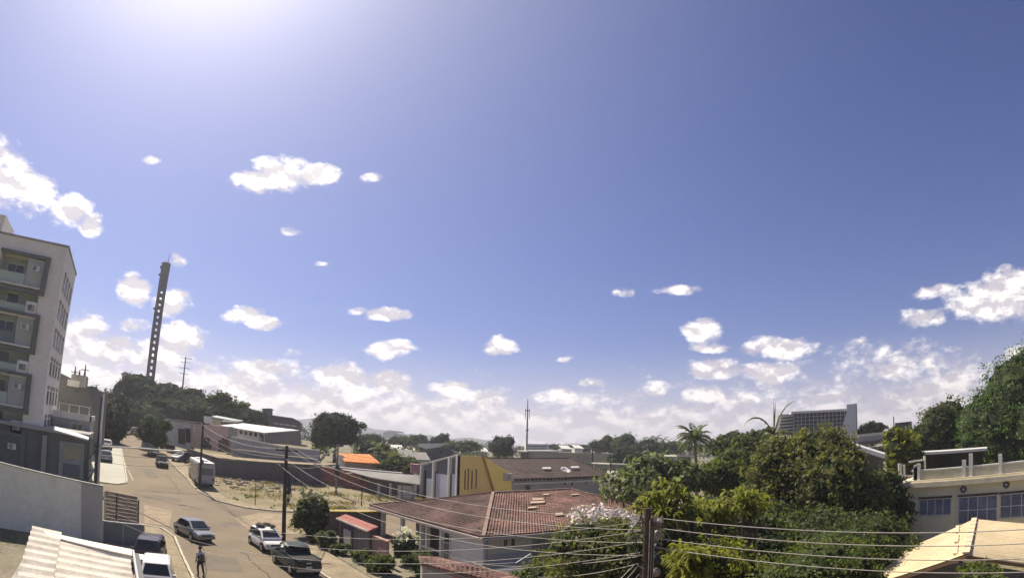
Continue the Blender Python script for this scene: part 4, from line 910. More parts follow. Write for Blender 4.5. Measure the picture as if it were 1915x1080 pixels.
b = empty('retaining_wall', (26, 85, 2), 0, 'long dark stained retaining wall behind the vacant lot', 'wall')
RW = [(10.9, 98), (12.6, 82.2), (14.5, 81.0), (19.8, 79.9), (25.9, 78.2), (27.6, 79.2)]; RZ = [at(356, 838, math.hypot(10.9, 98)).z, at(404, 853, math.hypot(12.6, 82.2)).z, at(436, 861, math.hypot(14.5, 81)).z, at(503, 863.5, math.hypot(19.8, 79.9)).z, 4.8, 4.8]
for i in range(5):
    (x0, y0), (x1, y1) = RW[i], RW[i+1]; mm = MB(); dv = Vector((y1-y0, x0-x1, 0)).normalized()*(-.25)
    mm.prism([(x0, y0, H(x0, y0)-.3), (x1, y1, H(x1, y1)-.3), (x1, y1, RZ[i+1]), (x0, y0, RZ[i])], tuple(dv)); obj('wall_panel', mm, DGREY, b)
# terrace of earth behind the retaining wall up to the compound wall
m = MB(); m.add([(12.6, 82.4, RZ[1]-.1), (26, 78.5, 4.6), (34, 88, 4.7), (12, 92.5, RZ[1]-.1)], [(0, 1, 2, 3)]); tag(obj('terrace_ground', m, DIRT), kind='structure')

# orange-roofed house
b = empty('orange_roof_house', (39, 93, 2), 0, 'small pink house with a bright orange tiled roof', 'house')
fw = at(645, 864, 97); fe = at(706, 866, 97)
o1 = fw; o2 = Vector((fe.x, fe.y, fw.z))
m = MB(); dn = Vector((.3, 1, 0)).normalized()
m.prism([(o1.x, o1.y, 1.5), (o2.x, o2.y, 1.5), (o2.x, o2.y, 4.9), (o1.x, o1.y, 4.9)], tuple(Vector((.55, 1, 0))*5.5)); obj('wall', m, mat('pale_pink_render', (.44, .36, .32), .85, .1, .5), b)
lw = at(633, 858, 100)
wpoly('gable_wall', [(633, 850), (646, 862), (646, 878), (633, 872)], (.8, .2, 0), WHITE, b, rr_(97.5))
R0, R1, R2, R3 = at(633, 847, 101), at(692, 849, 101), at(713, 866, 95.6), at(645, 862, 95.6)
R2.z = R3.z
m = MB(); m.prism([R3, R2, R1, R0], (0, 0, -.15)); obj('roof', m, ORANGE, b)
tile_slope(b, R3, R2, R0, R1, ORANGE, .5, .7, .02)
R4 = Vector((R1.x+2.5, R1.y+4, R2.z)); R5 = Vector((R0.x+2.5, R0.y+4, R3.z))
m = MB(); m.prism([R0, R1, R4, R5], (0, 0, -.15)); obj('roof', m, ORANGE, b)
m = MB(); m.bar(at(622, 872, 90), at(752, 884, 86), .8, .18); tag(obj('white_canopy', m, ROOFW), 'thin white canopy roof in front of the orange-roofed house', 'canopy')
# brick walls behind lot and along to the ochre building
b = empty('brick_wall', (34, 76, 1.8), 0, 'weathered red-brown brick wall under the wires beyond the lot', 'wall')
BW_ = [(27.0, 80.4), (30.0, 78.2), (33.0, 75.8), (35.4, 72.6), (38.2, 69.4)]; ZT = [4.6, 4.3, 4.2, 4.15, 4.1]
mts = [PINKB, PINKB, mat('grey_brown_block', (.20, .165, .15), .9, .2, 1, .4, (.13, .1, .09)), MATS['grey_brown_block']]
for i in range(4):
    (x0, y0), (x1, y1) = BW_[i], BW_[i+1]; mm = MB(); mm.prism([(x0, y0, H(x0, y0)-.3), (x1, y1, H(x1, y1)-.3), (x1, y1, ZT[i+1]), (x0, y0, ZT[i])], (.15, .2, 0)); obj('wall_panel', mm, mts[i], b)
    for (xx, yy) in ((x0, y0),): mm = MB(); mm.box(xx-.14, xx+.14, yy-.2, yy+.1, H(xx, yy)-.2, ZT[i]+.25); obj('pillar', mm, PINKB, b)
b = empty('sheet_roof_shed', (42, 78, 2), 0, 'low shed with a brown-grey sheet roof behind the brick wall', 'shed')
m = MB(); m.prism([at(632, 875, 86), at(785, 888, 76), at(785, 905, 73.2), at(700, 893, 78)], (0, 0, -.15)); obj('roof', m, ROOFG, b)
m = MB(); m.prism([at(784, 868, 84), at(768, 867, 84), at(768, 884, 83), at(784, 888, 83)], (1, 2, 0)); obj('wall', m, mat('salmon_render', (.42, .21, .17), .85, .15), b)
m = MB(); m.prism([at(648, 880, 84), at(760, 889, 80), at(760, 893, 79), at(648, 884, 83)], (.4, .6, 0)); obj('fascia', m, mat('taupe_render', (.17, .155, .14)), b)
b = empty('lot_gate', (33.5, 69.5, 1.4), 0, 'white slatted gate with grey piers at the left of the ochre building', 'gate')
g0, g1 = gp(708, 934), gp(772, 936)
for i in range(4): p = g0.lerp(g1, i/3); m = MB(); m.box(p.x-.12, p.x+.12, p.y-.12, p.y+.12, p.z-.1, p.z+2.0+.1*(i % 2)); obj('pier', m, GREY, b)
for j in range(7): m = MB(); m.bar(g0.lerp(g1, .55) + Vector((0, 0, .3+j*.25)), g1 + Vector((0, 0, .3+j*.25)), .04, .18); obj('slat', m, WHITE, b)
# ================================================================== CENTRE
# ochre building
b = empty('ochre_building', (50, 65, 1.5), 0, 'modern building with ochre side wall and grey front bays between white fins', 'building')
# front faces -x at x = 38, its top rises towards the near corner
m = MB(); m.prism([(38.25, 69.2, 1.2), (38.25, 60.45, 1.2), (38.25, 60.45, 7.35), (38.25, 69.2, 5.8)], (3.5, 0, 0)); obj('front_wall', m, mat('bay_grey', (.17, .17, .18), .7, .1, 1), b)
LAV = mat('lavender_grey_panel', (.58, .59, .64), .7, .06, .6)
def ztop(y): return 5.9 + (69.2-y)/8.75*1.6
for y0, y1 in ((69.5, 69.2), (66.3, 65.95), (62.55, 62.2), (60.75, 60.4)):
    m = MB(); m.prism([(37.85, y0, 1.2), (37.85, y1, 1.2), (37.85, y1, ztop(y1)), (37.85, y0, ztop(y0))], (.45, 0, 0)); obj('fin', m, WHITE, b)
m = MB(); m.prism([(37.86, 69.4, ztop(69.4)), (37.86, 60.4, ztop(60.4)), (37.86, 60.4, ztop(60.4)+.14), (37.86, 69.4, ztop(69.4)+.14)], (.6, 0, 0)); obj('top_rail', m, WHITE, b)
for y0, y1, zt_ in ((68.0, 66.4, 4.2), (65.5, 62.6, 5.0), (61.7, 60.8, 5.2)):
    m = MB(); m.box(38.0, 38.24, y1, y0, 1.4, zt_); obj('bay_panel', m, LAV, b)
for y0 in (68.6, 65.75, 62.05): m = MB(); m.box(38.1, 38.245, y0-.12, y0+.12, 1.4, 5.2); obj('bay_slot', m, DMETAL, b)
m = MB(); m.box(37.2, 37.5, 69.6, 69.9, 1.2, 4.6); obj('gate_pier', m, WHITE, b)
# ochre side wall facing the camera at y = 60.4
P_ = lambda px, py, y=60.4: aty(px, py, y)
c0, c1 = P_(855, 851), P_(905, 853)
m = MB(); m.prism([(c0.x+.1, 60.4, 1.2), (P_(925, 918).x, 60.4, 1.2), (P_(925, 918).x, 60.4, P_(925, 918).z), (c1.x, 60.4, c1.z), (c0.x+.1, 60.4, c0.z)], (0, .3, 0)); obj('side_wall', m, YEL, b)
m = MB(); m.prism([P_(905, 853, 60.1), P_(957, 885, 60.1), P_(957, 918, 60.1), P_(925, 919, 60.1)], (0, .28, 0)); obj('bright_side_wall', m, YEL2, b)
m = MB(); m.prism([P_(903.5, 852, 60.05), P_(906, 853, 60.05), P_(926.5, 919, 60.05), P_(924, 919, 60.05)], (0, .35, 0)); obj('edge_trim', m, mat('ochre_trim', (.40, .25, .07), .8, .1), b)
for px_, y0, y1 in ((870, 878, 915), (876, 875, 915), (883, 879, 913), (891, 876, 912)):
    a0, a1 = P_(px_, y0), P_(px_, y1); m = MB(); m.box(a0.x-.07, a0.x+.07, 60.36, 60.399, a1.z, a0.z); obj('wall_slot', m, mat('slot_brown', (.10, .06, .03), .8, .1), b)
a0 = P_(948, 891, 60.1); acbox(b, '-y', (a0.x, 60.1, a0.z), 1.15, .95, .6, mat('ac_pink_white', (.55, .48, .46), .7, .1))
# main roof and grey rear wing
e0, e1 = P_(950, 889, 60.1), P_(1136, 893, 60.1); e1.z = e0.z = (e0.z+e1.z)/2
r0, r1 = aty(905, 853, 66.5), aty(1064, 858, 66.5); r1.z = r0.z = (r0.z+r1.z)/2
m = MB(); m.prism([e0 + Vector((-.1, 0, 0)), e1, r1, r0], (0, 0, -.12)); obj('roof', m, TILED, b)
tile_slope(b, e0, e1, r0, r1, TILED, .45, .5, .02)
bk0, bk1 = Vector((r0.x-1, 73, e0.z)), Vector((e1.x, 73, e0.z))
m = MB(); m.prism([e1, bk1, r1 + Vector((0, 0, -.01))], (0, 0, -.12)); obj('roof', m, TILED, b)
m = MB(); m.prism([r0, r1, bk1, bk0], (0, 0, -.12)); obj('roof', m, TILED, b)
m = MB(); m.bar(r0, r1, .3, .14); m.bar(r1, e1, .25, .14); obj('ridge', m, TILED, b)
GW = mat('grey_olive_render', (.40, .38, .33), .9, .12, .4, .5, (.28, .26, .22), streak=True)
m = MB(); m.box(P_(957, 900).x+.05, e1.x-.25, 60.5, 72.6, 1.2, e0.z-.14); obj('rear_wall', m, GW, b)
m = MB(); m.box(P_(960, 900).x, e1.x-.1, 60.2, 60.497, e0.z-.75, e0.z-.55); obj('ledge', m, SLAB, b)
for i in range(24): x_ = e0.x+1.5+i*.65; m = MB(); m.box(x_, x_+.1, 60.15, 60.498, e0.z-.32, e0.z-.14); obj('rafter_end', m, DMETAL, b)
for px_, py_, w_, h_ in ((987, 911, .75, .65), (1056, 903, .38, .45), (1070, 903, .38, .55), (1096, 903, .25, .35), (1120, 902, .3, .5)):
    a0 = P_(px_, py_, 60.5); window(b, '-y', (a0.x, 60.5, a0.z), w_, h_, 1, 1, fm=GREY, t=.05)
m = MB(); m.cyl(P_(1127, 900).x, 60.35, 1.2, e0.z-.2, .09, n=8); obj('downpipe', m, SLAB, b)
for x_, y_ in ((1021, 877), (1074, 875)):
    a0 = at(x_, y_, 84); m = MB(); f_ = (a0.y-0); a0 = aty(x_, y_, 62.6); m.prism([a0 + Vector((-.9, -.3, .08)), a0 + Vector((.7, -.3, .08)), a0 + Vector((1.0, .2, .28)), a0 + Vector((-.5, .2, .28))], (0, 0, .05)); obj('roof_sheet', m, WHITE, b)
# satellite dish
dc = P_(1057, 880, 59.9)
b2 = empty('satellite_dish', dc + Vector((0, 0, -.6)), 0, 'white oval satellite dish on the eave of the ochre building', 'satellite dish')
mb = MB(); ax = Vector((.0, -.48, .88)).normalized(); u = ax.orthogonal().normalized(); v = ax.cross(u); rg = 4; n_ = 18; mb.v.append(tuple(dc))
for i in range(1, rg+1):
    for k in range(n_): a = 2*math.pi*k/n_; rad = .72*i/rg; mb.v.append(tuple(dc + ax*(.22*(i/rg)**2) + (u*math.cos(a) + v*math.sin(a))*rad))
mb.f += [(0, 1+k, 1+(k+1) % n_) for k in range(n_)]
for i in range(rg-1): mb.f += [(1+i*n_+k, 1+i*n_+(k+1) % n_, 1+(i+1)*n_+(k+1) % n_, 1+(i+1)*n_+k) for k in range(n_)]
o_ = obj('reflector', mb, mat('dish_white', (.85, .80, .76), .5, .05), b2, smooth=True); s_ = o_.modifiers.new('s', 'SOLIDIFY'); s_.thickness = .03
m = MB(); m.tube([dc + ax*.1 - v*.6, dc + ax*.75], .018, 5); obj('feed_arm', m, DMETAL, b2)
m = MB(); m.tube([dc - ax*.02, dc + Vector((-.1, .15, -.75))], .04, 6); obj('mast', m, METAL, b2)

# near house with the brown tiled hip roof
b = empty('tiled_house', (34, 39, H(30, 38)), 0, 'single-storey pale house with a large worn brown tiled hip roof', 'house')
HW = mat('house_wall', (.80, .76, .72), .85, .08, .5, .4, (.52, .48, .45), streak=True); HW2 = mat('house_wall_olive', (.62, .58, .49), .9, .1, .5, .5, (.40, .39, .30), streak=True)
ZB = -.3; ZE = 3.05
m = MB(); m.box(22, 47, 31.4, 36.6, ZB, ZE-.1); m.box(25.5, 47, 36.6, 47, ZB, ZE-.1); obj('wall', m, HW, b)
m = MB(); m.box(22.02, 47.02, 31.37, 31.397, ZB, ZE-.1); obj('side_render', m, HW2, b)
m = MB(); m.box(22.02, 40, 31.34, 31.367, ZB, 1.75); obj('dado', m, mat('dado_grey', (.44, .45, .47), .9, .1, .5, .5, (.3, .3, .3), streak=True), b)
m = MB(); m.box(21.9, 22.1, 31.28, 31.5, ZB, ZE-.1); obj('corner_pilaster', m, mat('pilaster_blue_grey', (.33, .35, .38), .8), b)
for px_, py_ in ((945, 1013), (959, 1013)): a0 = aty(px_, py_, 31.34); window(b, '-y', (a0.x, 31.34, a0.z), .36, .5, 1, 1, fm=HW, t=.06)
a0, a1 = aty(995, 1005, 31.34), aty(1028, 1032, 31.34)
m = MB(); m.box(a0.x, a1.x, 31.30, 31.337, .5, a0.z-.1); obj('blocked_window', m, mat('blocked_grey', (.24, .235, .22), .9, .1), b)
a0 = aty(1056, 1003, 31.34); window(b, '-y', (a0.x, 31.34, a0.z), .9, .9, 2, 1)
# left side: clapboard lines, openings
for j in range(9): m = MB(); m.box(21.965, 21.997, 31.55, 35.6, .30+j*.3, .575+j*.3); obj('cladding_board', m, HW, b)
window(b, '-x', (22, 36.1, 1.45), .75, 2.2, 1, 3, fm=WHITE, t=.09, proud=.08)
# veranda: columns, low wall, dark inside
for y_ in (37.0, 39.1, 40.0, 43.2, 46.9): m = MB(); m.box(21.95, 22.25, y_-.14, y_+.14, ZB, ZE-.1); obj('veranda_column', m, WHITE, b)
m = MB(); m.box(22.0, 22.15, 37.1, 40.0, .9, 1.02); m.box(22.0, 22.15, 40.2, 43.1, .9, 1.0); obj('veranda_rail', m, WHITE, b)
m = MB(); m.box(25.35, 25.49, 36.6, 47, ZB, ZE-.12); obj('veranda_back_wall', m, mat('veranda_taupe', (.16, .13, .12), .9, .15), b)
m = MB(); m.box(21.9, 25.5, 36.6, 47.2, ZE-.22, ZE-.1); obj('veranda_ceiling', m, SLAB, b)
window(b, '-x', (25.35, 38.6, 1.6), 1.4, 1.5, 2, 2, fm=WHITE)
m = MB(); m.box(25.28, 25.34, 41.2, 42.2, .1, 2.3); obj('door', m, mat('door_dark_brown', (.05, .03, .02), .6, .2), b)
# roof planes
E0, E1 = Vector((21.45, 30.9, ZE)), Vector((46, 30.9, ZE)); E3, E2 = Vector((21.45, 48.4, ZE)), Vector((46, 47.6, ZE)); RA, RB = Vector((27.9, 39, 5.05)), Vector((36.4, 39.2, 5.05))
EM = Vector((40.6, 30.9, ZE)); EN = Vector((41, 47.8, ZE))
m = MB(); m.prism([E0, EM, RB, RA], (0, 0, -.12)); obj('roof', m, TILE2, b); tile_slope(b, E0, EM, RA, RB, TILE2)
m = MB(); m.prism([E3, E0, RA], (0, 0, -.12)); obj('roof', m, TILE, b)
m = MB()
nr = 24
tb = MB(); rr = random.Random(8)
nrm = (E0-E3).cross(RA-E3).normalized(); nrm = nrm if nrm.z > 0 else -nrm
for j in range(nr):
    A0, A1 = E3.lerp(RA, j/nr), E0.lerp(RA, j/nr); B0, B1 = E3.lerp(RA, min(1, (j+1.1)/nr)), E0.lerp(RA, min(1, (j+1.1)/nr)); nc = max(1, int((A1-A0).length/.25))
    for i in range(nc):
        u, v_ = i/nc, (i+1)/nc; jz = .05+rr.random()*.035; w0, w1, x0, x1 = A0.lerp(A1, u), A0.lerp(A1, v_), B0.lerp(B1, u), B0.lerp(B1, v_); k = len(tb.v)
        tb.v += [tuple(w0+nrm*(jz-.03)), tuple((w0+w1)/2+nrm*(jz+.02+rr.random()*.02)), tuple(w1+nrm*(jz-.03)), tuple(x1+nrm*.004), tuple((x0+x1)/2+nrm*.06), tuple(x0+nrm*.004)]; tb.f += [(k, k+1, k+4, k+5), (k+1, k+2, k+3, k+4)]
obj('roof_tiles', tb, TILE, b, kind='stuff')
m = MB(); m.prism([E3, RA, RB, EN], (0, 0, -.12)); obj('roof', m, TILE, b)
m = MB(); m.prism([EM, Vector((43.5, 39, ZE)), EN, RB], (0, 0, -.12)); obj('roof', m, TILE2, b)
for a_, c_ in ((RA, RB), (E0, RA), (E3, RA), (EM, RB), (RB, EN)):
    n_ = max(2, int((c_-a_).length/.45)); mm = MB()
    for i in range(n_): p = a_.lerp(c_, i/n_) + Vector((0, 0, .07)); q = a_.lerp(c_, (i+.95)/n_) + Vector((0, 0, .07)); mm.bar(p, q, .24, .13)
    obj('ridge_tiles', mm, mat('ridge_tile_pale', (.30, .20, .16), .9, .3, 3, .4, (.12, .09, .08)), b)
m = MB(); m.bar(E3 + Vector((-.06, 0, -.16)), E0 + Vector((-.06, 0, -.16)), .12, .16); m.bar(E0 + Vector((0, -.06, -.17)), EM + Vector((0, -.06, -.17)), .12, .16); obj('fascia', m, mat('fascia_white_pink', (.50, .42, .38), .8, .1, 1), b)
# low rear wing of the same house, right of the hip
W0, W1, W2, W3 = Vector((38, 33, 2.9)), Vector((56, 34, 2.7)), aty(1232, 950, 44), aty(1100, 928, 45)
m = MB(); m.prism([W0, W1, W2, W3], (0, 0, -.12)); obj('rear_wing_roof', m, TILE, b); tile_slope(b, W0, W1, W3, W2, mat('dull_brown_tile', (.20, .13, .10), .9, .25, .8, .5, (.08, .06, .05)), .45, .5)
m = MB(); m.box(44, 54, 35.5, 43.5, -.2, 2.3); obj('wing_wall', m, HW2, b)
# patches where tiles slipped or were replaced
rr = random.Random(11)
nR = (EM-E0).cross(RA-E0).normalized(); nR = nR if nR.z > 0 else -nR
for u, v_, a_, c_ in ((.30, .62, 1.5, .5), (.34, .70, 1.2, .5), (.25, .50, .9, .35), (.38, .28, .8, .5), (.62, .45, .5, .25), (.70, .35, .6, .3), (.50, .83, .7, .3), (.77, .78, .9, .25), (.66, .2, .5, .3)):
    p = E0.lerp(EM, u).lerp(RA.lerp(RB, u), v_); up = (RA-E0).lerp(RB-EM, u).normalized(); m = MB(); q = [p, p + Vector((a_, 0, 0)), p + Vector((a_+.15, 0, 0)) + up*c_, p + Vector((.25, 0, 0)) + up*c_]
    m.prism([t + nR*.12 for t in q], nR*.04); obj('roof_patch', m, mat('patch_pale_tile', (.50, .38, .27), .85, .15, 2), b)

# courtyard wall, tiled gate canopy, low roofs in front of the house
b = empty('courtyard_wall', (17, 40, H(17, 40)), 0, 'salmon courtyard wall with a tiled gate canopy in front of the veranda', 'wall')
m = MB(); m.box(17.35, 17.55, 36.2, 38.6, 0, 2.05); m.box(17.3, 17.6, 36.1, 38.7, 2.053, 2.13); obj('wall_panel', m, mat('salmon_wall', (.40, .23, .18), .9, .15, 1, .5, (.3, .25, .2), streak=True), b)
m = MB(); m.box(17.37, 17.53, 38.9, 42.0, 0, 2.2); obj('gate_leaf', m, mat('grey_boards', (.24, .21, .19), .85, .2, 1, streak=True), b)
for j in range(9): m = MB(); m.box(17.33, 17.367, 38.95+j*.34, 39.2+j*.34, .1, 2.15); obj('board', m, mat('grey_boards'if 0 else 'board_grey', (.27, .235, .21), .85, .2, 2, streak=True), b)
for y_ in (38.75, 42.15, 44.6): m = MB(); m.box(17.25, 17.6, y_-.15, y_+.15, 0, 2.5); obj('pier', m, mat('pier_dark', (.13, .09, .08), .9), b)
for j in range(5): m = MB(); m.box(17.4, 17.48, 42.5+j*.4, 42.62+j*.4, .4, 1.7); obj('gate_bar', m, WHITE, b)
cA, cB = Vector((17.0, 38.6, 2.40)), Vector((17.0, 44.8, 2.40)); cC, cD = Vector((17.8, 44.8, 2.72)), Vector((17.8, 38.6, 2.72))
m = MB(); m.prism([cA, cB, cC, cD], (0, 0, -.1)); obj('canopy', m, CORAL, b); tile_slope(b, cB, cA, cC, cD, CORAL, .26, .4, .03)
m = MB(); m.bar(cA, cB, .1, .12); obj('canopy_fascia', m, SLAB, b)
# garden wall between the lot and the house yard
g0, g1 = atz(600, 956, 2.3), atz(722, 957, 2.5)
b = empty('garden_wall', (g0.x, g0.y, .5), 0, 'garden wall with painted purple-brown shade on its face and a painted sunlit mustard top at the back of the veranda yard', 'wall')
m = MB(); m.prism([Vector((g0.x, g0.y, 0)), Vector((g1.x, g1.y, 0)), g1, g0], (.1, .2, 0)); obj('wall_panel', m, mat('painted_shade_wall', (.17, .135, .13), .9, .15, 1, .4, (.12, .1, .1)), b)  # purple-brown puts the shade on this face into its colour
m = MB(); m.bar(g0 + Vector((0, .05, .06)), g1 + Vector((0, .05, .06)), .5, .1); obj('coping', m, mat('painted_sunlit_top', (.62, .44, .10), .85, .15, 1), b)  # mustard strip paints the sunlit top of the wall
# garage with red tiled lean-to below the house corner
b = empty('garage', (18, 28, 0), 0, 'pale garage with a red-brown tiled lean-to roof at the bottom centre', 'garage')
A = [atz(782, 1038, 2.3), atz(818, 1040, 2.3), atz(965, 1072, 2.0), atz(975, 1083, 1.9), atz(912, 1083, 1.9), atz(786, 1052, 2.1)]
m = MB(); m.prism(A, (0, 0, -.12)); obj('roof', m, TILE2, b)
tile_slope(b, A[5], A[4], A[0], A[2], TILE2, .3, .35, .03)
w0, w1 = A[5] + Vector((.25, .2, -.15)), A[4] + Vector((.1, .2, -.15))
m = MB(); m.prism([Vector((w0.x, w0.y, -.1)), Vector((w1.x, w1.y, -.1)), w1, w0], (.2, .6, 0)); obj('wall', m, mat('garage_render', (.38, .35, .30), .85, .1), b)
dv = (w1-w0)
for u0, u1, mt in ((.06, .50, mat('garage_door_pale', (.40, .37, .33), .7, .06)), (.50, .60, CORAL), (.60, .97, MATS['garage_door_pale'])):
    p0, p1 = w0 + dv*u0, w0 + dv*u1; m = MB(); m.prism([Vector((p0.x-.05, p0.y-.05, 0)), Vector((p1.x-.05, p1.y-.05, 0)), Vector((p1.x-.05, p1.y-.05, p1.z-.15)), Vector((p0.x-.05, p0.y-.05, p0.z-.15))], (.04, .03, 0)); obj('garage_door' if mt is not CORAL else 'pilaster', m, mt, b)
# dark carport right of it
b = empty('carport', (25, 27, 0), 0, 'dark open carport roof beside the house under the wires', 'carport')
m = MB(); m.prism([atz(925, 1063, 1.75), atz(1040, 1046, 1.75), atz(1075, 1060, 1.6), atz(1010, 1083, 1.6), atz(970, 1083, 1.6)], (0, 0, -.08)); obj('roof', m, mat('carport_dark', (.045, .05, .055), .6, .3, 1.5, .4, (.12, .12, .11)), b)
a0 = atz(965, 1052, 1.9); m = MB(); m.bar(a0 + Vector((-2.4, .6, 0)), a0, .08, .08); m.bar(a0, a0 + Vector((0, 0, -1.9)), .08, .08); m.bar(a0, a0 + Vector((1.4, .4, .35)), .08, .08); obj('frame', m, METAL, b)
# potting area behind (greens) handled with the plants

# buildings beyond, centre
def simple_house(name, label, cat, pts, depth, m_, r, roof=None, rm=None, wins=(), bz=None):
    c = at(sum(p[0] for p in pts)/len(pts), max(p[1] for p in pts), r); rt = empty(name, (c.x, c.y, c.z), 0, label, cat)
    wpoly('wall', pts, depth, m_, rt, rr_(r))
    if roof: wpoly('roof', roof, (depth[0]*1.04, depth[1]*1.04, 0), rm, rt, rr_(r-.4))
    for x, y, w_, h_ in wins: wpoly('window', [(x, y), (x+w_, y), (x+w_, y+h_), (x, y+h_)], (-.06, -.06, 0), GLS, rt, rr_(r-.03))
    return rt
simple_house('dark_grey_house', 'dark grey house with a flat pale roof left behind the ochre building', 'house', [(784, 832), (797, 838), (830, 836), (846, 842), (846, 862), (784, 868)], (4, 6, 0), mat('dark_house_grey', (.13, .125, .115), .9, .15), 118, [(780, 829), (838, 828), (822, 835), (797, 839), (784, 834)], ROOFW, [(802, 845, 4, 6), (822, 842, 5, 4)])
simple_house('long_beige_hall', 'long olive-beige hall behind the ochre building roof', 'hall', [(988, 843), (1157, 847), (1160, 868), (988, 862)], (3, 8, 0), mat('olive_beige', (.50, .44, .29), .9, .08, .3, .4, (.25, .22, .16)), 148, [(986, 842), (1053, 842), (1053, 844), (986, 844)], SLAB, [(1106, 861, 3, 5), (1113, 862, 2, 5), (1119, 862, 2, 5), (1128, 863, 3, 4), (1138, 863, 3, 4)])
simple_house('brick_annex', 'small brown block at the left end of the long beige hall', 'building', [(974, 845), (988, 844), (988, 857), (974, 856)], (3, 4, 0), mat('brown_block', (.16, .12, .10), .9), 146)
simple_house('white_banded_building', 'white flat building with dark window bands behind the tall aerial', 'building', [(985, 829), (1026, 830), (1027, 842), (985, 841)], (6, 9, 0), WHITE, 230, None, None, [(987, 833, 37, 1.6), (987, 837.5, 37, 1.2)])
simple_house('far_hilltop_block', 'hazy long white building far away on the skyline left of centre', 'building', [(716, 808), (727, 805), (740, 805), (741, 808), (750, 811), (750, 818), (716, 818)], (20, 20, 0), mat('far_haze_white', (.35, .35, .38), .9, .05), 700)
simple_house('grey_hip_roof_house', 'brown-walled house with a pale grey hip roof right of the ochre building', 'house', [(1140, 898), (1200, 897), (1200, 918), (1140, 918)], (4, 8, 0), mat('maroon_grey_wall', (.16, .12, .115), .9, .1), 100)
q = [at(1140, 900, 99.5), at(1203, 896, 99), at(1163, 880, 107), at(1135, 879, 107)]; q[0].z = q[1].z
m = MB(); m.prism(q, (0, 0, -.12)); tag(obj('hip_roof', m, mat('pale_grey_olive_roof', (.42, .38, .32), .85, .08)), 'pale grey hip roof plane over the brown-walled house', 'roof')
simple_house('flat_grey_hall', 'flat grey hall roof behind the spreading green tree', 'hall', [(1142, 868), (1245, 870), (1245, 884), (1195, 885), (1142, 876)], (3, 8, 0), mat('grey_olive_flat', (.24, .24, .21), .9, .1), 122, [(1140, 866), (1222, 868), (1222, 870), (1140, 868)], SLAB)
simple_house('small_white_house', 'small pale house behind the coconut palm trunk', 'house', [(1270, 852), (1293, 852), (1293, 868), (1270, 868)], (3, 6, 0), mat('pale_lilac_wall', (.36, .37, .42), .85), 96, [(1266, 850), (1336, 851), (1336, 853), (1266, 853)], SLAB, [(1273, 855, 8, 5)])
rgh = random.Random(21)
for i, (x0, x1, y, c_, lb) in enumerate([(700, 722, 846, 'SLAB', 'pale low roof at the left of the far roofs'), (728, 752, 839, 'ROOFW', 'bright white roof above the green shrubs'), (752, 778, 846, 'SLAB', 'pale roof just left of the dark grey house'),
        (745, 772, 853, 'ROOFG', 'grey roof below the pale one by the dark grey house'), (862, 885, 838, 'ROOFW', 'white roof speck right of the dark house'), (884, 912, 843, 'SLAB', 'pale roof left of the round dark tree'),
        (1170, 1180, 842, 'ROOFW', 'tiny white roof over the beige hall'), (1050, 1068, 838, 'ROOFW', 'white sloping roof beyond the beige hall'), (1075, 1090, 837, 'SLAB', 'bright slanting roof right of the white sloping one'), (1112, 1124, 840, 'ROOFW', 'small bright roof near the right end of the beige hall'),
        (760, 800, 858, 'ROOFG', 'dull grey roof in front of the dark grey house'), (1340, 1372, 856, 'ROOFG', 'grey roof among the trees right of the coconut palm')]):
    r_ = 165 + 9*i if y < 850 else 112; p0, p1 = at(x0, y, r_), at(x1, y+1, r_); rt = empty('far_house', (p0.x, p0.y, p0.z-3), 0, lb, 'house')
    m = MB(); m.prism([p0, p1, Vector((p1.x, p1.y, p1.z-3.2)), Vector((p0.x, p0.y, p0.z-3.2))], (2, 4, 0)); obj('wall', m, GREY if i % 2 else SLAB, rt)
    m = MB(); m.prism([p0 + Vector((-.3, -.5, 0)), p1 + Vector((.3, -.5, 0)), p1 + Vector((1.5, 3.5, 1.3)), p0 + Vector((1.5, 3.5, 1.3))], (0, 0, -.2)); obj('roof', m, globals()[c_], rt)
# tall aerial mast in the centre
a0, a1 = at(985, 843, 152), at(988.5, 746, 152)
b = empty('radio_mast', a0, 0, 'tall thin radio mast on the skyline in the centre', 'mast')
m = MB(); m.tube([Vector((a0.x, a0.y, 3)), Vector((a0.x, a0.y, (a0.z+a1.z)/2)), Vector((a0.x, a0.y, a1.z))], [.30, .22, .10], 6); obj('pole', m, CONCP, b)
for z_ in (a1.z-8, a1.z-3): m = MB(); m.cyl(a0.x, a0.y, z_, z_+.2, .42, n=8); obj('ring', m, DMETAL, b)
for dx in (-.7, .6): m = MB(); m.tube([(a0.x+dx, a0.y, a1.z-5), (a0.x+dx, a0.y, a1.z-2.5)], .08, 5); obj('aerial', m, DMETAL, b)

# ================================================================== RIGHT
b = empty('glazed_office', (119, 52, 0), 0, 'modern office with a dark gridded glass front and a white slanted fin', 'building')
def gl(off=0.):
    def f_(x, y):
        d = ray(x, y); k = (129 - off)/(d.x*.98 + d.y*.30); return Vector((d.x*k, d.y*k, CAM_H + d.z*k))
    return f_
wpoly('wall', [(1484, 771), (1588, 766), (1588, 850), (1484, 850)], (6, 3, 0), mat('office_glass_dark', (.035, .037, .045), .25, .3, .6), b, gl())
wpoly('roof_edge', [(1480, 769), (1590, 763), (1590, 767.5), (1480, 773)], (5, 3, 0), mat('roof_edge_lilac', (.55, .54, .60), .6, .05), b, gl(.4))
for i in range(15):
    x = 1484 + i*7.3; wpoly('mullion', [(x, 771.5-i*.33), (x+1.1, 771.4-i*.33), (x+1.1, 840), (x, 840)], (.1, .05, 0), mat('mullion_grey', (.36, .35, .38), .6), b, gl(.2))
for j in range(9):
    y = 779 + j*7; wpoly('transom', [(1484, y), (1588, y-5), (1588, y-4), (1484, y+1)], (.1, .05, 0), MATS['mullion_grey'], b, gl(.12))
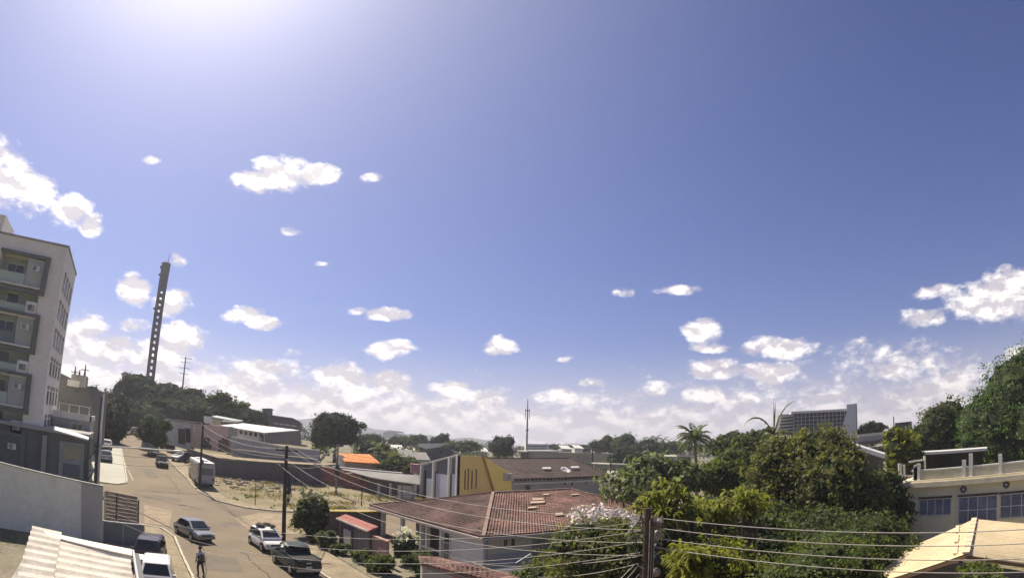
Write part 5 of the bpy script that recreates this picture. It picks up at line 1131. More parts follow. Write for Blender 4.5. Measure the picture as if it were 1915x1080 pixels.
wpoly('fin', [(1583, 756), (1600, 754), (1602, 840), (1566, 836), (1572, 806), (1584, 768)], (1.2, .3, 0), mat('fin_white', (.50, .52, .56), .7, .04, .3), b, gl(.9))
wpoly('fin_edge', [(1600, 754), (1602.5, 754), (1604, 840), (1602, 840)], (3.0, 1.2, 0), GREY, b, gl(.85))
def sd_(off=0.):
    def f_(x, y):
        d = ray(x, y); k = (133 - off)/(d.x*.80 + d.y*.62); return Vector((d.x*k, d.y*k, CAM_H + d.z*k))
    return f_
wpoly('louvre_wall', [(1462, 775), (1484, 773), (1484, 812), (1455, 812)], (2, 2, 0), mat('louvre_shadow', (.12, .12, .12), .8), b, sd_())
for j in range(6): y = 777 + j*6; wpoly('louvre', [(1460-j, y), (1484, y-2), (1484, y+1), (1460-j, y+3)], (.3, .2, 0), SLAB, b, sd_(.6))
simple_house('white_long_building', 'long white building right of the slanted fin', 'building', [(1604, 815), (1706, 802), (1708, 818), (1604, 830)], (6, 2, 0), mat('long_white_wall', (.46, .46, .45), .8, .06), 100, [(1602, 812), (1708, 801), (1709, 805), (1602, 817)], ROOFW, [])
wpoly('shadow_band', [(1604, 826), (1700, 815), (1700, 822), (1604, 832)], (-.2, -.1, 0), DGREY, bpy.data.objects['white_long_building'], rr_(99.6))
rt = empty('rooftop_tank', at(1692, 801, 100), 0, 'small dark tank with a thin post on the long white building', 'tank')
m = MB(); p = at(1690, 803, 101); m.box(p.x-1, p.x+1, p.y-1.2, p.y+1.2, p.z-.2, p.z+1.2); m.cyl(p.x-.3, p.y+1.6, p.z, p.z+2.3, .08, n=6); obj('tank', m, DMETAL, rt)
simple_house('grey_gable_house', 'grey house behind the yellow-green tree at the right', 'house', [(1612, 838), (1700, 826), (1735, 818), (1790, 832), (1790, 860), (1612, 862)], (5, 2, 0), mat('shade_grey_wall', (.10, .10, .09), .9, .2), 84, [(1640, 834), (1700, 824), (1722, 820), (1722, 823), (1700, 828), (1640, 839)], ROOFG)
b = empty('awning_building', (50, 19, 0), 0, 'grey block carrying the slanting white awning behind the large tree', 'building')
wpoly('wall', [(1588, 832), (1652, 852), (1650, 930), (1588, 930)], (2.5, 1, 0), mat('awning_wall_grey', (.16, .155, .125), .9), b, rr_(48))
b = empty('dark_shed', (60, 10, 0), 0, 'long dark open shed with a thin white roof line at the right', 'shed')
m = MB(); m.prism([at(1672, 848, 62), at(1846, 837, 62), at(1846, 834.5, 66), at(1680, 845, 66)], (0, 0, -.25)); obj('roof', m, ROOFW, b)
wpoly('wall', [(1676, 850), (1838, 841), (1838, 890), (1676, 925)], (4, 1, 0), mat('olive_black_wall', (.035, .036, .026), .9, .3, .5), b, rr_(63.5))
for x_, y0, y1, w_ in ((1680, 866, 894, 6), (1689, 868, 894, 4), (1728, 852, 890, 3)): wpoly('post', [(x_, y0), (x_+w_, y0), (x_+w_+1, y1), (x_+1.5, y1)], (.2, .1, 0), SLAB, b, rr_(56))
wpoly('beam', [(1678, 889), (1728, 886), (1728, 888.5), (1678, 891.5)], (.3, .1, 0), SLAB, b, rr_(55.8)); wpoly('beam', [(1700, 862), (1726, 858), (1726, 861), (1700, 865)], (.3, .1, 0), SLAB, b, rr_(56))
wpoly('low_wall', [(1700, 891), (1722, 889), (1722, 902), (1690, 908)], (1, .3, 0), PINKB, b, rr_(56.5))
a0, a1 = at(1582, 826, 47), at(1655, 849, 46)
m = MB(); m.prism([a0, a1, a1 + Vector((1.0, .3, .1)), a0 + Vector((1.0, .3, .1))], (0, 0, -.32)); tag(obj('white_awning_roof', m, ROOFW), 'slanting bright white awning roof beside the big tree', 'awning')
wpoly('awning_screen_wall', [(1625, 850), (1655, 852), (1648, 870), (1638, 880), (1622, 872)], (.5, .2, 0), mat('screen_grey_olive', (.22, .215, .17), .9), None, rr_(55)); tag(bpy.data.objects['awning_screen_wall'], 'grey wall patch showing below the white awning', 'wall')
m = MB(); m.bar(at(1637, 893, 50), at(1664, 891, 50), .1, .1); m.bar(at(1645, 893, 50), at(1642, 904, 50), .08, .08); tag(obj('clothes_rail', m, SLAB), 'short white rail among the leaves left of the beige building', 'rail')

# beige building
XB = 43.5
b = empty('beige_building', (48, 6, 0), 0, 'beige two-storey building with curtained windows and round wall vents', 'building')
pA = atx(1697, 905, XB); yL = pA.y
m = MB(); m.box(XB, XB+10, -14, yL, 0, 5.0); obj('wall', m, BEIGE, b)
m = MB(); m.box(XB-.35, XB+10, -14, yL+.5, 5.003, 5.35); m.box(XB-.2, XB+10, -14, yL+.3, 5.353, 5.5); obj('cornice', m, mat('cornice_cream', (.72, .64, .46), .9, .12, 1, .5, (.38, .33, .24)), b)
m = MB(); m.box(XB+.1, XB+.25, -14, yL-.4, 5.503, 6.1); obj('parapet', m, mat('parapet_pale', (.60, .57, .43), .9, .12, .8, .5, (.33, .31, .23)), b)
m = MB(); m.box(XB-.02, XB+.35, -14, yL-.3, 6.103, 6.2); obj('parapet_rail', m, SLAB, b)
for px_, h_ in ((1713, .9), (1718, 1.0), (1803, 1.0), (1816, 1.5), (1871, 1.2), (1712, .7)):
    p = atx(px_, 890, XB+.1); m = MB(); m.box(XB-.05, XB+.2, p.y-.13, p.y+.13, 5.51, 5.9+h_*.75); obj('parapet_post', m, SLAB, b)
m = MB(); m.prism([Vector((XB-.4, yL-.2, 5.4)), Vector((XB-1.4, yL+1.8, 4.9)), Vector((XB+3, yL+2.2, 4.9)), Vector((XB+3, yL, 5.5))], (0, 0, .1)); obj('side_roof', m, ROOFW, b)
for (px0, py0, px1, py1), nx, nzz in (((1720, 934, 1778, 963), 4, 1), ((1793, 929, 1864, 978), 4, 2), ((1871, 924, 1930, 968), 3, 2)):
    A0, A1 = atx(px0, (py0+py1)/2, XB), atx(px1, (py0+py1)/2, XB); zt_ = atx(px0, py0, XB).z; zb_ = atx(px0, py1, XB).z; zt_ = (zt_ + atx(px1, py0-3, XB).z)/2
    window(b, '-x', (XB, (A0.y+A1.y)/2, (zt_+zb_)/2), abs(A1.y-A0.y), zt_-zb_, nx, nzz, fm=mat('window_frame_lilac', (.66, .64, .60), .6), gm=GLB, t=.07, sill=False)
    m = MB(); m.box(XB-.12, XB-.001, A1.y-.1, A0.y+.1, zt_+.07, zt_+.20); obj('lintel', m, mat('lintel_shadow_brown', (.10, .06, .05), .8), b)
for px_, py_ in ((1706, 943), (1802, 914), (1882, 905)):
    p = atx(px_, py_, XB); m = MB()
    m.tube([(XB-.06, p.y, p.z), (XB-.001, p.y, p.z)], .27, 16); v_ = obj('round_vent', m, mat('vent_rim', (.34, .30, .20), .8), b)
    m = MB(); m.tube([(XB-.07, p.y, p.z), (XB-.061, p.y, p.z)], .20, 14); o2 = obj('vent_fan', m, DMETAL, v_); m = MB(); m.tube([(XB-.085, p.y, p.z), (XB-.071, p.y, p.z)], .09, 10); obj('hub', m, SLAB, v_)
p = atx(1702, 985, XB); m = MB(); m.box(XB-1.3, XB-.1, yL-.1, yL+1.0, p.z-1.5, p.z+.2); obj('side_store', m, mat('store_grey', (.27, .27, .22), .8), b)
m = MB(); m.bar((XB-1.4, yL+1.1, p.z+.6), (XB, yL, p.z+.45), .1, .1); m.bar((XB-1.4, yL+1.1, p.z+.2), (XB, yL, p.z+.1), .1, .1); m.bar((XB-1.4, yL+1.1, -.1), (XB-1.4, yL+1.1, p.z+.6), .12, .12); obj('side_frame', m, METAL, b)

# tan sheet roof in the bottom right corner
b = empty('tan_sheet_roof_house', (28, 3, 0), 0, 'house with a tan metal gable roof in the bottom right corner', 'house')
RG0, RG1 = atz(1822, 970, 4.0), atz(1806, 1036, 3.9)
LE0, LE1 = atz(1632, 1050, 2.7), atz(1664, 1082, 2.7)
RE0, RE1 = RG0 + Vector((-1.0, -9.5, -1.2)), atz(1912, 1052, 3.2); RE1 = RG1 + (RE1-RG1)*1.5
FT = atz(1915, 972, 3.95)
ns = 9
for i in range(ns):
    u0, u1 = i/ns, (i+1)/ns - .003
    for (g0, g1, l0, l1, nm) in ((RG0, RG1, LE0, LE1, 'roof_sheet'), (RG0, RG1, RE0, RE1, 'roof_sheet')):
        mm = MB(); corrugated(mm, l0.lerp(l1, u0), l0.lerp(l1, u1), g0.lerp(g1, u1), g0.lerp(g1, u0), .3, .022, 2)
        q = [l0.lerp(l1, u0), l0.lerp(l1, u1), g0.lerp(g1, u1), g0.lerp(g1, u0)]; mm.prism([p - Vector((0, 0, .06)) for p in q], (0, 0, -.04)); obj(nm, mm, TANR, b)
n_ = 8; 
for i in range(n_): p = RG0.lerp(RG1, i/n_) + Vector((0, 0, .05)); q = RG0.lerp(RG1, (i+.96)/n_) + Vector((0, 0, .06)); m = MB(); m.bar(p, q, .3, .07); obj('ridge_cap', m, mat('ridge_cap_cream', (.72, .58, .38), .6, .1, 2), b)
for i in range(3): p = (RG0.lerp(LE0, .18+.0*i)).lerp(RG1.lerp(LE1, .14), i/3); q = (RG0.lerp(LE0, .18)).lerp(RG1.lerp(LE1, .14), (i+.75)/3); m = MB(); m.bar(p + Vector((0, 0, .06)), q + Vector((0, 0, .06)), .2, .05); obj('repair_strip', m, MATS['ridge_cap_cream'], b)
m = MB(); m.bar(RG1 + Vector((0, 0, -.1)), LE1 + Vector((0, 0, -.1)), .06, .14); m.bar(RG1 + Vector((0, 0, -.1)), RE1 + Vector((0, 0, -.1)), .06, .14); obj('verge_board', m, mat('verge_brown', (.20, .12, .07), .8), b)
m = MB(); m.prism([LE1 + Vector((.3, .3, -.3)), RG1 + Vector((0, .3, -.3)), RE1 + Vector((0, .3, -.3)), Vector((RE1.x, RE1.y+.3, 0)), Vector((LE1.x+.3, LE1.y+.3, 0))], (.3, .2, 0)); obj('wall', m, DGREY, b)

# ================================================================== POLES AND WIRES
def pole(name, x, y, zt_, r, label, m_=CONCP, arms=(), cat='utility pole', group=None, z0_=None):
    z_ = H(x, y) if z0_ is None else z0_; rt = empty(name, (x, y, z_), 0, label, cat, group)
    m = MB(); m.tube([(x, y, z_-.2), (x, y, zt_)], [r, r*.72], 10); obj('shaft', m, m_, rt)
    for (za, half, ang) in arms:
        m = MB(); d = Vector((math.cos(ang), math.sin(ang), 0)); m.bar(Vector((x, y-.12, za)) - d*half, Vector((x, y-.12, za)) + d*half, .09, .11); am = obj('cross_arm', m, WOOD, rt)
        for s_ in (-.9, -.35, .35, .9): p = Vector((x, y-.12, za)) + d*half*s_; m = MB(); m.tube([p + Vector((0, 0, .055)), p + Vector((0, 0, .22))], [.05, .03], 7); obj('insulator', m, mat('porcelain', (.30, .26, .22), .3, .1), am)
    return rt
p3 = pole('utility_pole', 12.35, 43.6, 7.95, .17, 'dark utility pole with a meter cluster beside the white hatchback', mat('pole_dark', (.055, .042, .038), .9, .3, 3, streak=True), [(7.6, .9, 0.1)])
for z_, s_ in ((5.0, .3), (4.5, .22), (5.5, .22), (3.9, .16)): m = MB(); m.blob((12.35+.24, 43.45, z_), (s_*.7, .2, s_), 9, 6, .2); obj('cable_box', m, DMETAL, p3)
for k in range(4): m = MB(); m.tube([(12.5+.05*k, 43.5, 5.9), (12.62+.07*k, 43.4, 4.8-.2*k), (12.5, 43.5, 3.7-.1*k)], .02, 5); obj('cable_loop', m, BLACK, p3)
p2 = pole('utility_pole', 9.35, 68.9, 9.1, .15, 'black utility pole standing against the rear of the bus', MATS['pole_dark'], [(8.9, .8, 0.2)])
m = MB(); m.blob((9.45, 68.7, 4.6), (.22, .22, .3), 9, 6, .2); obj('cable_box', m, DMETAL, p2)
p1 = pole('utility_pole', -2.2, 65.2, 10.6, .16, 'slim pale pole rising behind the end of the boundary wall', WMETAL, [])
m = MB(); m.tube([(-2.42, 65.3, 1.3), (-2.42, 65.3, 10.2)], .12, 6); obj('rear_shaft', m, DMETAL, p1)
b = empty('street_sign_frame', (-3.0, 64.4, 1.3), 0, 'dark braced metal frame beside the slim pale pole', 'frame')
m = MB(); m.bar((-3.5, 62.6, 1.2), (-3.5, 62.6, 3.6), .12, .12); m.bar((-2.5, 62.8, 1.2), (-2.5, 62.8, 5.0), .16, .16); m.bar((-3.5, 62.6, 3.6), (-2.5, 62.8, 5.0), .1, .1); m.bar((-3.5, 62.6, 1.4), (-2.5, 62.8, 3.0), .1, .1); m.bar((-3.5, 62.6, 2.9), (-2.5, 62.8, 2.9), .08, .08); obj('frame', m, DMETAL, b)
# street light arm across the junction
b = empty('street_light', (-2.2, 64.9, 1.3), 0, 'long pale street-light arm reaching over the road from the pale pole', 'street light')
q0, q1 = Vector((-2.2, 64.95, 5.2)), atx(334, 843, 4.9)
m = MB(); m.tube([q0, q0.lerp(q1, .5) + Vector((0, 0, .1)), q1], [.09, .07, .06], 8); obj('arm', m, WMETAL, b)
m = MB(); m.blob(tuple(q1), (.45, .3, .12), 10, 6); obj('lamp_head', m, WMETAL, b)
p4 = pole('utility_pole', 12.4, 10.3, 7.3, .13, 'thick red-brown utility pole wrapped in cables at centre right', mat('pole_red_brown', (.085, .055, .045), .9, .3, 4, streak=True), [(6.9, .42, 1.57)])
for z_ in (6.9, 6.55, 6.2, 5.85, 5.5, 5.2): 
    m = MB(); s_ = .10+.05*((z_*7) % 1); m.blob((12.4+.30, 10.2, z_), (.14, .14, s_), 9, 6, .3); obj('insulator_cluster', m, MATS['porcelain'] if int(z_*10) % 2 else DMETAL, p4)
rr = random.Random(17)
for k in range(9):
    a_ = rr.uniform(-.5, .5); m = MB(); z_ = rr.uniform(5.2, 6.9); m.tube([(12.4-.2, 10.2, z_), (12.4-.55-abs(a_)*.5, 10.0, z_+.25), (12.4-.75-abs(a_), 10.1, z_-.1), (12.4-.35, 10.2, z_-.75)], .012, 5); obj('cable_loop', m, mat('cable_sheath', (.30, .27, .24), .5, .1) if k % 2 else BLACK, p4)
m = MB(); m.box(12.18, 12.42, 10.10, 10.14, 3.5, 3.85); obj('number_plate', m, SLAB, p4)
for k in range(5): m = MB(); m.tube([(12.28+.05*k, 10.12, 2.0), (12.30+.045*k, 10.12, 7.0)], .018, 5); obj('riser_cable', m, BLACK if k % 2 else MATS['porcelain'], p4)
p5 = pole('utility_pole', 17.4, 12.4, 6.6, .13, 'thinner dark post among the yellow-green leaves at the right', MATS['pole_dark'], [])
p6 = pole('utility_pole', 26.6, 70.5, 8.0, .16, 'grey utility pole at the corner of the brick wall', CONCP, [(7.7, .8, .3)])
m = MB(); m.blob((26.6, 70.3, 4.6), (.3, .3, .9), 9, 6, .3); obj('cable_box', m, DMETAL, p6)
q = gp(676, 946); p7 = pole('lot_post', q.x, q.y, q.z+3.2, .07, 'short thin post with a tangled top in the lot', MATS['pole_dark'], [], 'post')
m = MB(); m.blob((q.x, q.y, q.z+3.1), (.35, .3, .45), 9, 6, .4); obj('nest', m, DMETAL, p7)
q = gp(477, 946); p8 = pole('lot_post', q.x, q.y, q.z+2.6, .045, 'thin stake in the middle of the dry lot', MATS['pole_dark'], [], 'post')
q = at(1108, 853, 140); p9 = pole('utility_pole', q.x, q.y, q.z+1.5, .22, 'far utility pole with a cross arm in front of the beige hall', MATS['pole_dark'], [(q.z+.8, 2.2, -.6)], z0_=0)
q = at(1142, 870, 105); p10 = pole('lamp_post', q.x, q.y, q.z+.6, .14, 'thin dark post before the grey hip roof', MATS['pole_dark'], [], 'post', z0_=0)
WIRE = mat('wire_pale', (.40, .37, .32), .5, .1, 3); WIRED = mat('wire_dark', (.03, .03, .03), .6, .1, 3)
def wire(a, c, sag, label, r=.014, m_=None, group=None):
    a, c = Vector(a), Vector(c); n = 28; pts = []
    for i in range(n+1): u = i/n; p = a.lerp(c, u); p.z -= sag*4*u*(1-u); pts.append(p)
    mb = MB(); mb.tube(pts, r, 5); return tag(obj('overhead_wire', mb, m_ or WIRE), label, 'wire', group)
G1 = 'wires over the tiled roof'
for i, (za, zb2, x_) in enumerate(((7.75, 7.05, .7), (7.7, 6.7, .25), (7.1, 6.35, -.25), (6.6, 6.0, -.7))):
    wire((12.35+x_, 43.5, za), (12.4, 10.4, zb2), .75+.15*i, ('topmost', 'second', 'third', 'lowest')[i] + ' of the four pale wires sagging over the tiled house roof towards the red-brown pole', .009, group=G1)
for i, (za, zc) in enumerate(((7.75, 8.95), (7.7, 8.8), (7.1, 7.9), (6.7, 7.2))):
    wire((12.35+.2*(i-1.5), 43.7, za), (9.35+.2*(i-1.5), 68.8, zc), .7, ('topmost', 'second', 'third', 'lowest')[i] + ' wire from the dark pole up to the pole by the bus', .016, group='wires from the dark pole up the street')
for i in range(4):
    wire((9.35, 69, 8.9-.35*i), (1.0+2*i*0, 150, 13-.4*i), 1.2, ('topmost', 'second', 'third', 'lowest')[i] + ' thin wire running up the hill street from the pole by the bus', .02, WIRED, 'wires up the hill street')
for i, (za, zc) in enumerate(((7.7, 7.7), (7.6, 7.6), (7.0, 7.2), (6.5, 6.7))):
    wire((12.5, 43.7, za), (26.6, 70.4, zc), .8, ('topmost', 'second', 'third', 'lowest')[i] + ' wire crossing in front of the dark retaining wall', .018, group='wires across the lot')
for i in range(3):
    wire((26.6, 70.4, 7.5-.5*i), (62, 58, 6.5-.4*i), 1.0, ('top', 'middle', 'bottom')[i] + ' wire passing above the brick wall towards the ochre building', .016, group='wires along the side road')
for i, (zr, zc) in enumerate(((7.05, 7.2), (6.78, 6.92), (6.5, 6.6), (6.25, 6.3))):
    wire((12.5, 10.2, zr), (12.6, -24, zc), .25, ('topmost', 'second', 'third', 'lowest')[i] + ' of the four parallel wires running right from the red-brown pole over the tan roof', .011)
for i, (xw, yw, zw, zc, sg) in enumerate(((-1.1, 41.6, 3.75, 6.95, .75), (-1.1, 41.6, 3.3, 6.7, .9), (-1.05, 41.6, 2.7, 6.4, 1.0), (-1.0, 41.6, 2.2, 6.1, 1.0))):
    wire((xw, yw, zw), (12.3, 10.4, zc), sg, ('topmost', 'second', 'third', 'lowest')[i] + ' of the wires crossing the street from the pale wall to the red-brown pole', .008)
wire((12.2, 10.4, 6.0), (21.9, 36.0, .9), .4, 'service cable from the red-brown pole to the veranda of the tiled house', .011)
wire((12.2, 10.4, 5.8), (16, 24, 3.2), .5, 'drooping cable above the dark carport', .011)
for i in range(2): wire((-2.2, 65.1, 4.6-.9*i), (9.3, 68.8, 5.4-1.0*i), .4, ('upper', 'lower')[i] + ' thin wire between the slim pale pole and the pole by the bus', .016, WIRED)
# ================================================================== TREES AND PLANTS
# big layered tree right of centre
tree('broad_tree', (38.5, 16.5, 0), [(*at(1535, 838, 42), 2.2, 2.3, 1.5), (*at(1482, 842, 43), 2.0, 2.0, 1.2), (*at(1448, 872, 42), 1.7, 1.8, 1.5), (*at(1566, 878, 42), 1.9, 1.9, 1.5), (*at(1618, 928, 41), 1.7, 1.8, 1.4), (*at(1436, 930, 41), 1.8, 1.8, 1.5)] + auto_lobes((*at(1522, 880, 41.5).xy, 4.6), (4.4, 4.6, 4.9), 26, 5, .78, .22, .38), 36000, .32, L_OLIVE, 'large olive-green leafy tree filling the right of centre', trunk_r=.35, seed=5, clump=.30, perc=26, shell=.28)
grown('broad_tree', 1632, 955, 44, (2.2, 2.4, 3.2), L_DARK, 'dark shaded tree between the large olive tree and the beige building', 14000, .34, seed=6, gz=0, nl=12, clump=.32)
grown('broad_tree', 1475, 925, 46, (3.0, 3.0, 3.6), L_OLIVE, 'olive tree merging with the left side of the large tree', 13000, .34, seed=7, gz=0, nl=14, clump=.3)
grown('broad_tree', 1690, 838, 62, (2.6, 2.6, 2.6), L_YEL, 'yellow-green tree between the white awning and the dark shed', 5000, .34, seed=8, gz=0)
# spreading tree with large dark leaves behind the tiled roof
grown('spreading_tree', 1240, 886, 47, (3.0, 2.9, 1.8), L_PALE, 'open tree with large glossy leaves behind the tiled roof', 4200, .55, seed=9, gz=0, nl=12, clump=.34, perc=10, trunk_r=.16, core=0)
grown('spreading_tree', 1200, 905, 45, (3.0, 2.6, 1.8), L_PALE, 'lower branch-like tree with grey-green leaves at the left of the open tree', 2600, .5, seed=10, gz=0, nl=9, clump=.34, perc=10, trunk_r=.14, core=0)
grown('broad_tree', 1360, 895, 48, (2.3, 2.3, 2.0), L_MID, 'bushy mid-green tree right of the open large-leaved tree', 9000, .36, seed=11, gz=0, nl=11, clump=.3)
grown('broad_tree', 1405, 862, 60, (2.3, 2.3, 2.6), L_DARK, 'dark tree with hanging branches left of the feathery palm', 8000, .4, seed=12, gz=0, nl=9, clump=.3)
grown('broad_tree', 1383, 838, 84, (4.2, 4.2, 2.5), L_DARK, 'broad dark rounded tree behind the coconut palm', 9000, .5, seed=13, gz=0, nl=8)
# mango tree flushes of yellow-green leaves
for i, (px, py, r_, rd, n_, lb) in enumerate(((1255, 950, 21, 1.1, 330, 'yellow-green mango foliage right behind the red-brown pole'), (1335, 955, 24, 1.0, 240, 'cluster of bright long mango leaves left of the large tree'),
        (1225, 1030, 20, 1.2, 300, 'dark leafy mango branch just right of the red-brown pole'), (1400, 938, 26, 1.1, 240, 'bright drooping mango leaves above the wires'), (1300, 1050, 18, .95, 300, 'yellow-green mango leaves at the bottom by the thinner post'),
        (1180, 1050, 18.5, 1.0, 0, ''))):
    if not n_: continue
    grown('mango_tree', px, py, r_, (rd, rd, rd*.8), L_YEL if i != 2 else L_DARK, lb, n_*3, .42, seed=30+i, gz=0, nl=6, core=0, rosette=True, aspect=.24, perc=12, shell=.5, droop=.3, trunk_r=.10)
grown('broad_tree', 1345, 1020, 30, (3.8, 3.4, 2.3), L_DARK, 'deep shaded greenery under the four parallel wires', 14000, .30, seed=40, gz=0, nl=14, clump=.3)
grown('broad_tree', 1560, 1020, 32, (4.6, 4.2, 1.8), L_DARK, 'dark greenery in shade left of the tan roof', 14000, .28, seed=41, gz=0, nl=14, clump=.3)
grown('broad_tree', 1455, 1000, 33, (2.8, 2.8, 1.9), L_MID, 'mid-green shrubby tree below the large olive tree', 9000, .28, seed=42, gz=0, nl=10)
grown('round_bush', 1362, 1066, 19, (1.7, 1.7, 1.1), L_YEL, 'fine-leaved yellow-green bush at the bottom right of centre', 9000, .12, seed=43, gz=0, nl=9, clump=.3)
grown('round_bush', 1560, 1092, 19, (3.4, 2.6, 1.5), L_MID, 'low mossy green bush sloping up to the tan roof', 14000, .13, seed=44, gz=0, nl=12, clump=.3)
grown('round_bush', 1850, 1118, 15.5, (1.9, 1.0, .8), L_MID, 'green bush under the tan roof in the bottom right corner', 8000, .14, seed=45, gz=0, nl=8)
grown('shade_tree', 1130, 1062, 22, (3.0, 2.6, 1.9), L_OLIVE, 'dense olive-yellow tree in front of the blossoming tree', 20000, .16, seed=46, gz=0, nl=16, clump=.26)
grown('shade_tree', 1060, 1078, 23, (1.9, 1.8, 1.0), L_MID, 'small green bush left of the dense olive-yellow tree', 6000, .15, seed=47, gz=0, nl=8)
grown('blossoming_tree', 1140, 985, 26, (2.3, 2.0, 1.0), L_FLOW, 'tree covered with cream blossom left of the red-brown pole', 3600, .22, seed=48, gz=0, nl=8, clump=.3, perc=9, trunk_r=.12, core=0)
grown('blossoming_tree', 1160, 1000, 26.6, (2.3, 2.1, 1.1), L_BLUE, 'dark foliage under the cream blossom', 5000, .2, seed=49, gz=0, nl=8)
# kerbside bush with pale leaves, hedge and garden plants
tree('corner_bush', (15.4, 46.6, .4), auto_lobes((15.5, 46.8, 2.3), (1.55, 1.6, 2.0), 12, 50, .7, .3, .5), 6500, .24, L_DARK, 'tall corner bush with pale-topped leaves by the side road', 'bush', .1, seed=50)
tree('corner_bush', (15.6, 47.0, .4), auto_lobes((15.8, 47.6, 3.7), (1.25, 1.2, .75), 8, 51, .7, .3, .5), 800, .26, leafmat('leaf_silver_tip', (.14, .15, .11), (.42, .42, .33), .2), 'silvery leaf tips crowning the tall corner bush', 'bush', .05, seed=51, perc=8, core=0)
for i, (x, y, z, a, c, h, n_, lm, lb) in enumerate(((15.3, 42.6, 1.0, .9, 1.0, .95, 3000, L_PALE, 'grey-green rounded shrub at the pavement below the corner bush'), (15.8, 40.6, .7, .8, .9, .7, 2200, L_PALE, 'small grey-green shrub left of the boarded gate'),
        (16.2, 37.6, .7, .8, 1.3, .7, 2600, L_MID, 'low green hedge in front of the salmon wall'), (16.3, 34.6, .8, .9, 1.5, .8, 3200, L_MID, 'green hedge at the bottom left of the garage'), (18.5, 33.5, 1.0, 1.3, 1.5, 1.0, 4200, L_DARK, 'dark green garden plants before the veranda'),
        (19.0, 36.5, 1.5, .9, .9, 1.4, 2600, L_DARK, 'garden bush with white flowers below the veranda'), (15.2, 44.3, .6, .5, .6, .5, 900, L_YEL, 'small yellowish plant at the kerb by the corner bush'))):
    t_ = tree('garden_shrub', (x, y, H(x, y)), auto_lobes((x, y, z), (a, c, h), 7, 60+i, .65, .35, .5), n_, .17, lm, lb, 'shrub', .05, seed=60+i)
    if i == 5: FB = t_
V, sh = leaves([(18.9, 36.3, 2.3, .9, .8, .7)], 170, .2, 77, perc=4); fast('flowers', V.reshape(-1, 3), 4, leafmat('petal_white', (.65, .65, .62), (.85, .85, .82), .3), FB, sh, kind='stuff')
# dry grass tufts and rubble of the lot
g = np.random.default_rng(5); pts = []
poly = [(13.5, 61.5), (16, 60.2), (44, 60), (40, 67), (28, 78.5), (14, 80), (11, 78.5), (11.5, 70)]
def inpoly(x, y):
    c = False; n = len(poly)
    for i in range(n):
        (x0, y0), (x1, y1) = poly[i], poly[(i+1) % n]
        if (y0 > y) != (y1 > y) and x < (x1-x0)*(y-y0)/(y1-y0)+x0: c = not c
    return c
Vg = []; Sg = []
cl = [(g.uniform(11, 42), g.uniform(60, 80), g.uniform(.5, 2.4)) for _ in range(38)]
while len(Vg) < 5000*3:
    c = cl[min(37, int(38*g.random()**1.6))]; x, y = c[0]+g.normal()*c[2], c[1]+g.normal()*c[2]*.6
    if not inpoly(x, y): continue
    z = H(x, y)+.04; a = g.uniform(0, 6.28); h = g.uniform(.12, .42); w_ = .05; dx, dy = math.cos(a)*w_, math.sin(a)*w_
    Vg += [(x-dx, y-dy, z), (x+dx, y+dy, z), (x+g.normal()*.12, y+g.normal()*.12, z+h)]; Sg.append(g.random())
fast('dry_grass', Vg, 3, L_DRY, None, Sg, kind='stuff')
rb = MB(); rr = random.Random(9)
for i in range(60):
    x, y = rr.uniform(12, 22), rr.uniform(70, 79)
    if inpoly(x, y): rb.blob((x, y, H(x, y)+.1), (rr.uniform(.1, .5), rr.uniform(.1, .35), rr.uniform(.08, .25)), 6, 4, .5, rr)
obj('rubble', rb, mat('rubble_pinkish', (.42, .35, .28), .95, .2, 3), kind='stuff')
V, sh = leaves([(15.2, 50, .45, .9, 2.2, .5), (15.8, 59.4, .9, 1.2, .8, .5), (20, 59.8, 1.0, 3, .6, .4), (12.6, 63.5, 1.2, .5, 1.4, .25), (14.5, 66, 1.35, 1.6, 1.2, .2), (19, 62.5, 1.1, 2.2, .9, .2), (24, 70, 1.5, 2.5, 1.0, .2), (30, 66, 1.3, 2.5, .9, .25), (17, 72, 1.6, 1.2, 1.6, .2)], 3200, .18, 79); fast('verge_weeds', V.reshape(-1, 3), 4, L_MID, None, sh, kind='stuff')
# ground cover below the right-hand trees
V, sh = leaves([(34, 20, -.4, 22, 18, 1.2), (26, 10, -.3, 12, 14, .9), (60, 40, -.3, 22, 26, 1.6)], 26000, .32, 80, clump=.12); fast('undergrowth', V.reshape(-1, 3), 4, L_DARK, None, sh, kind='stuff')

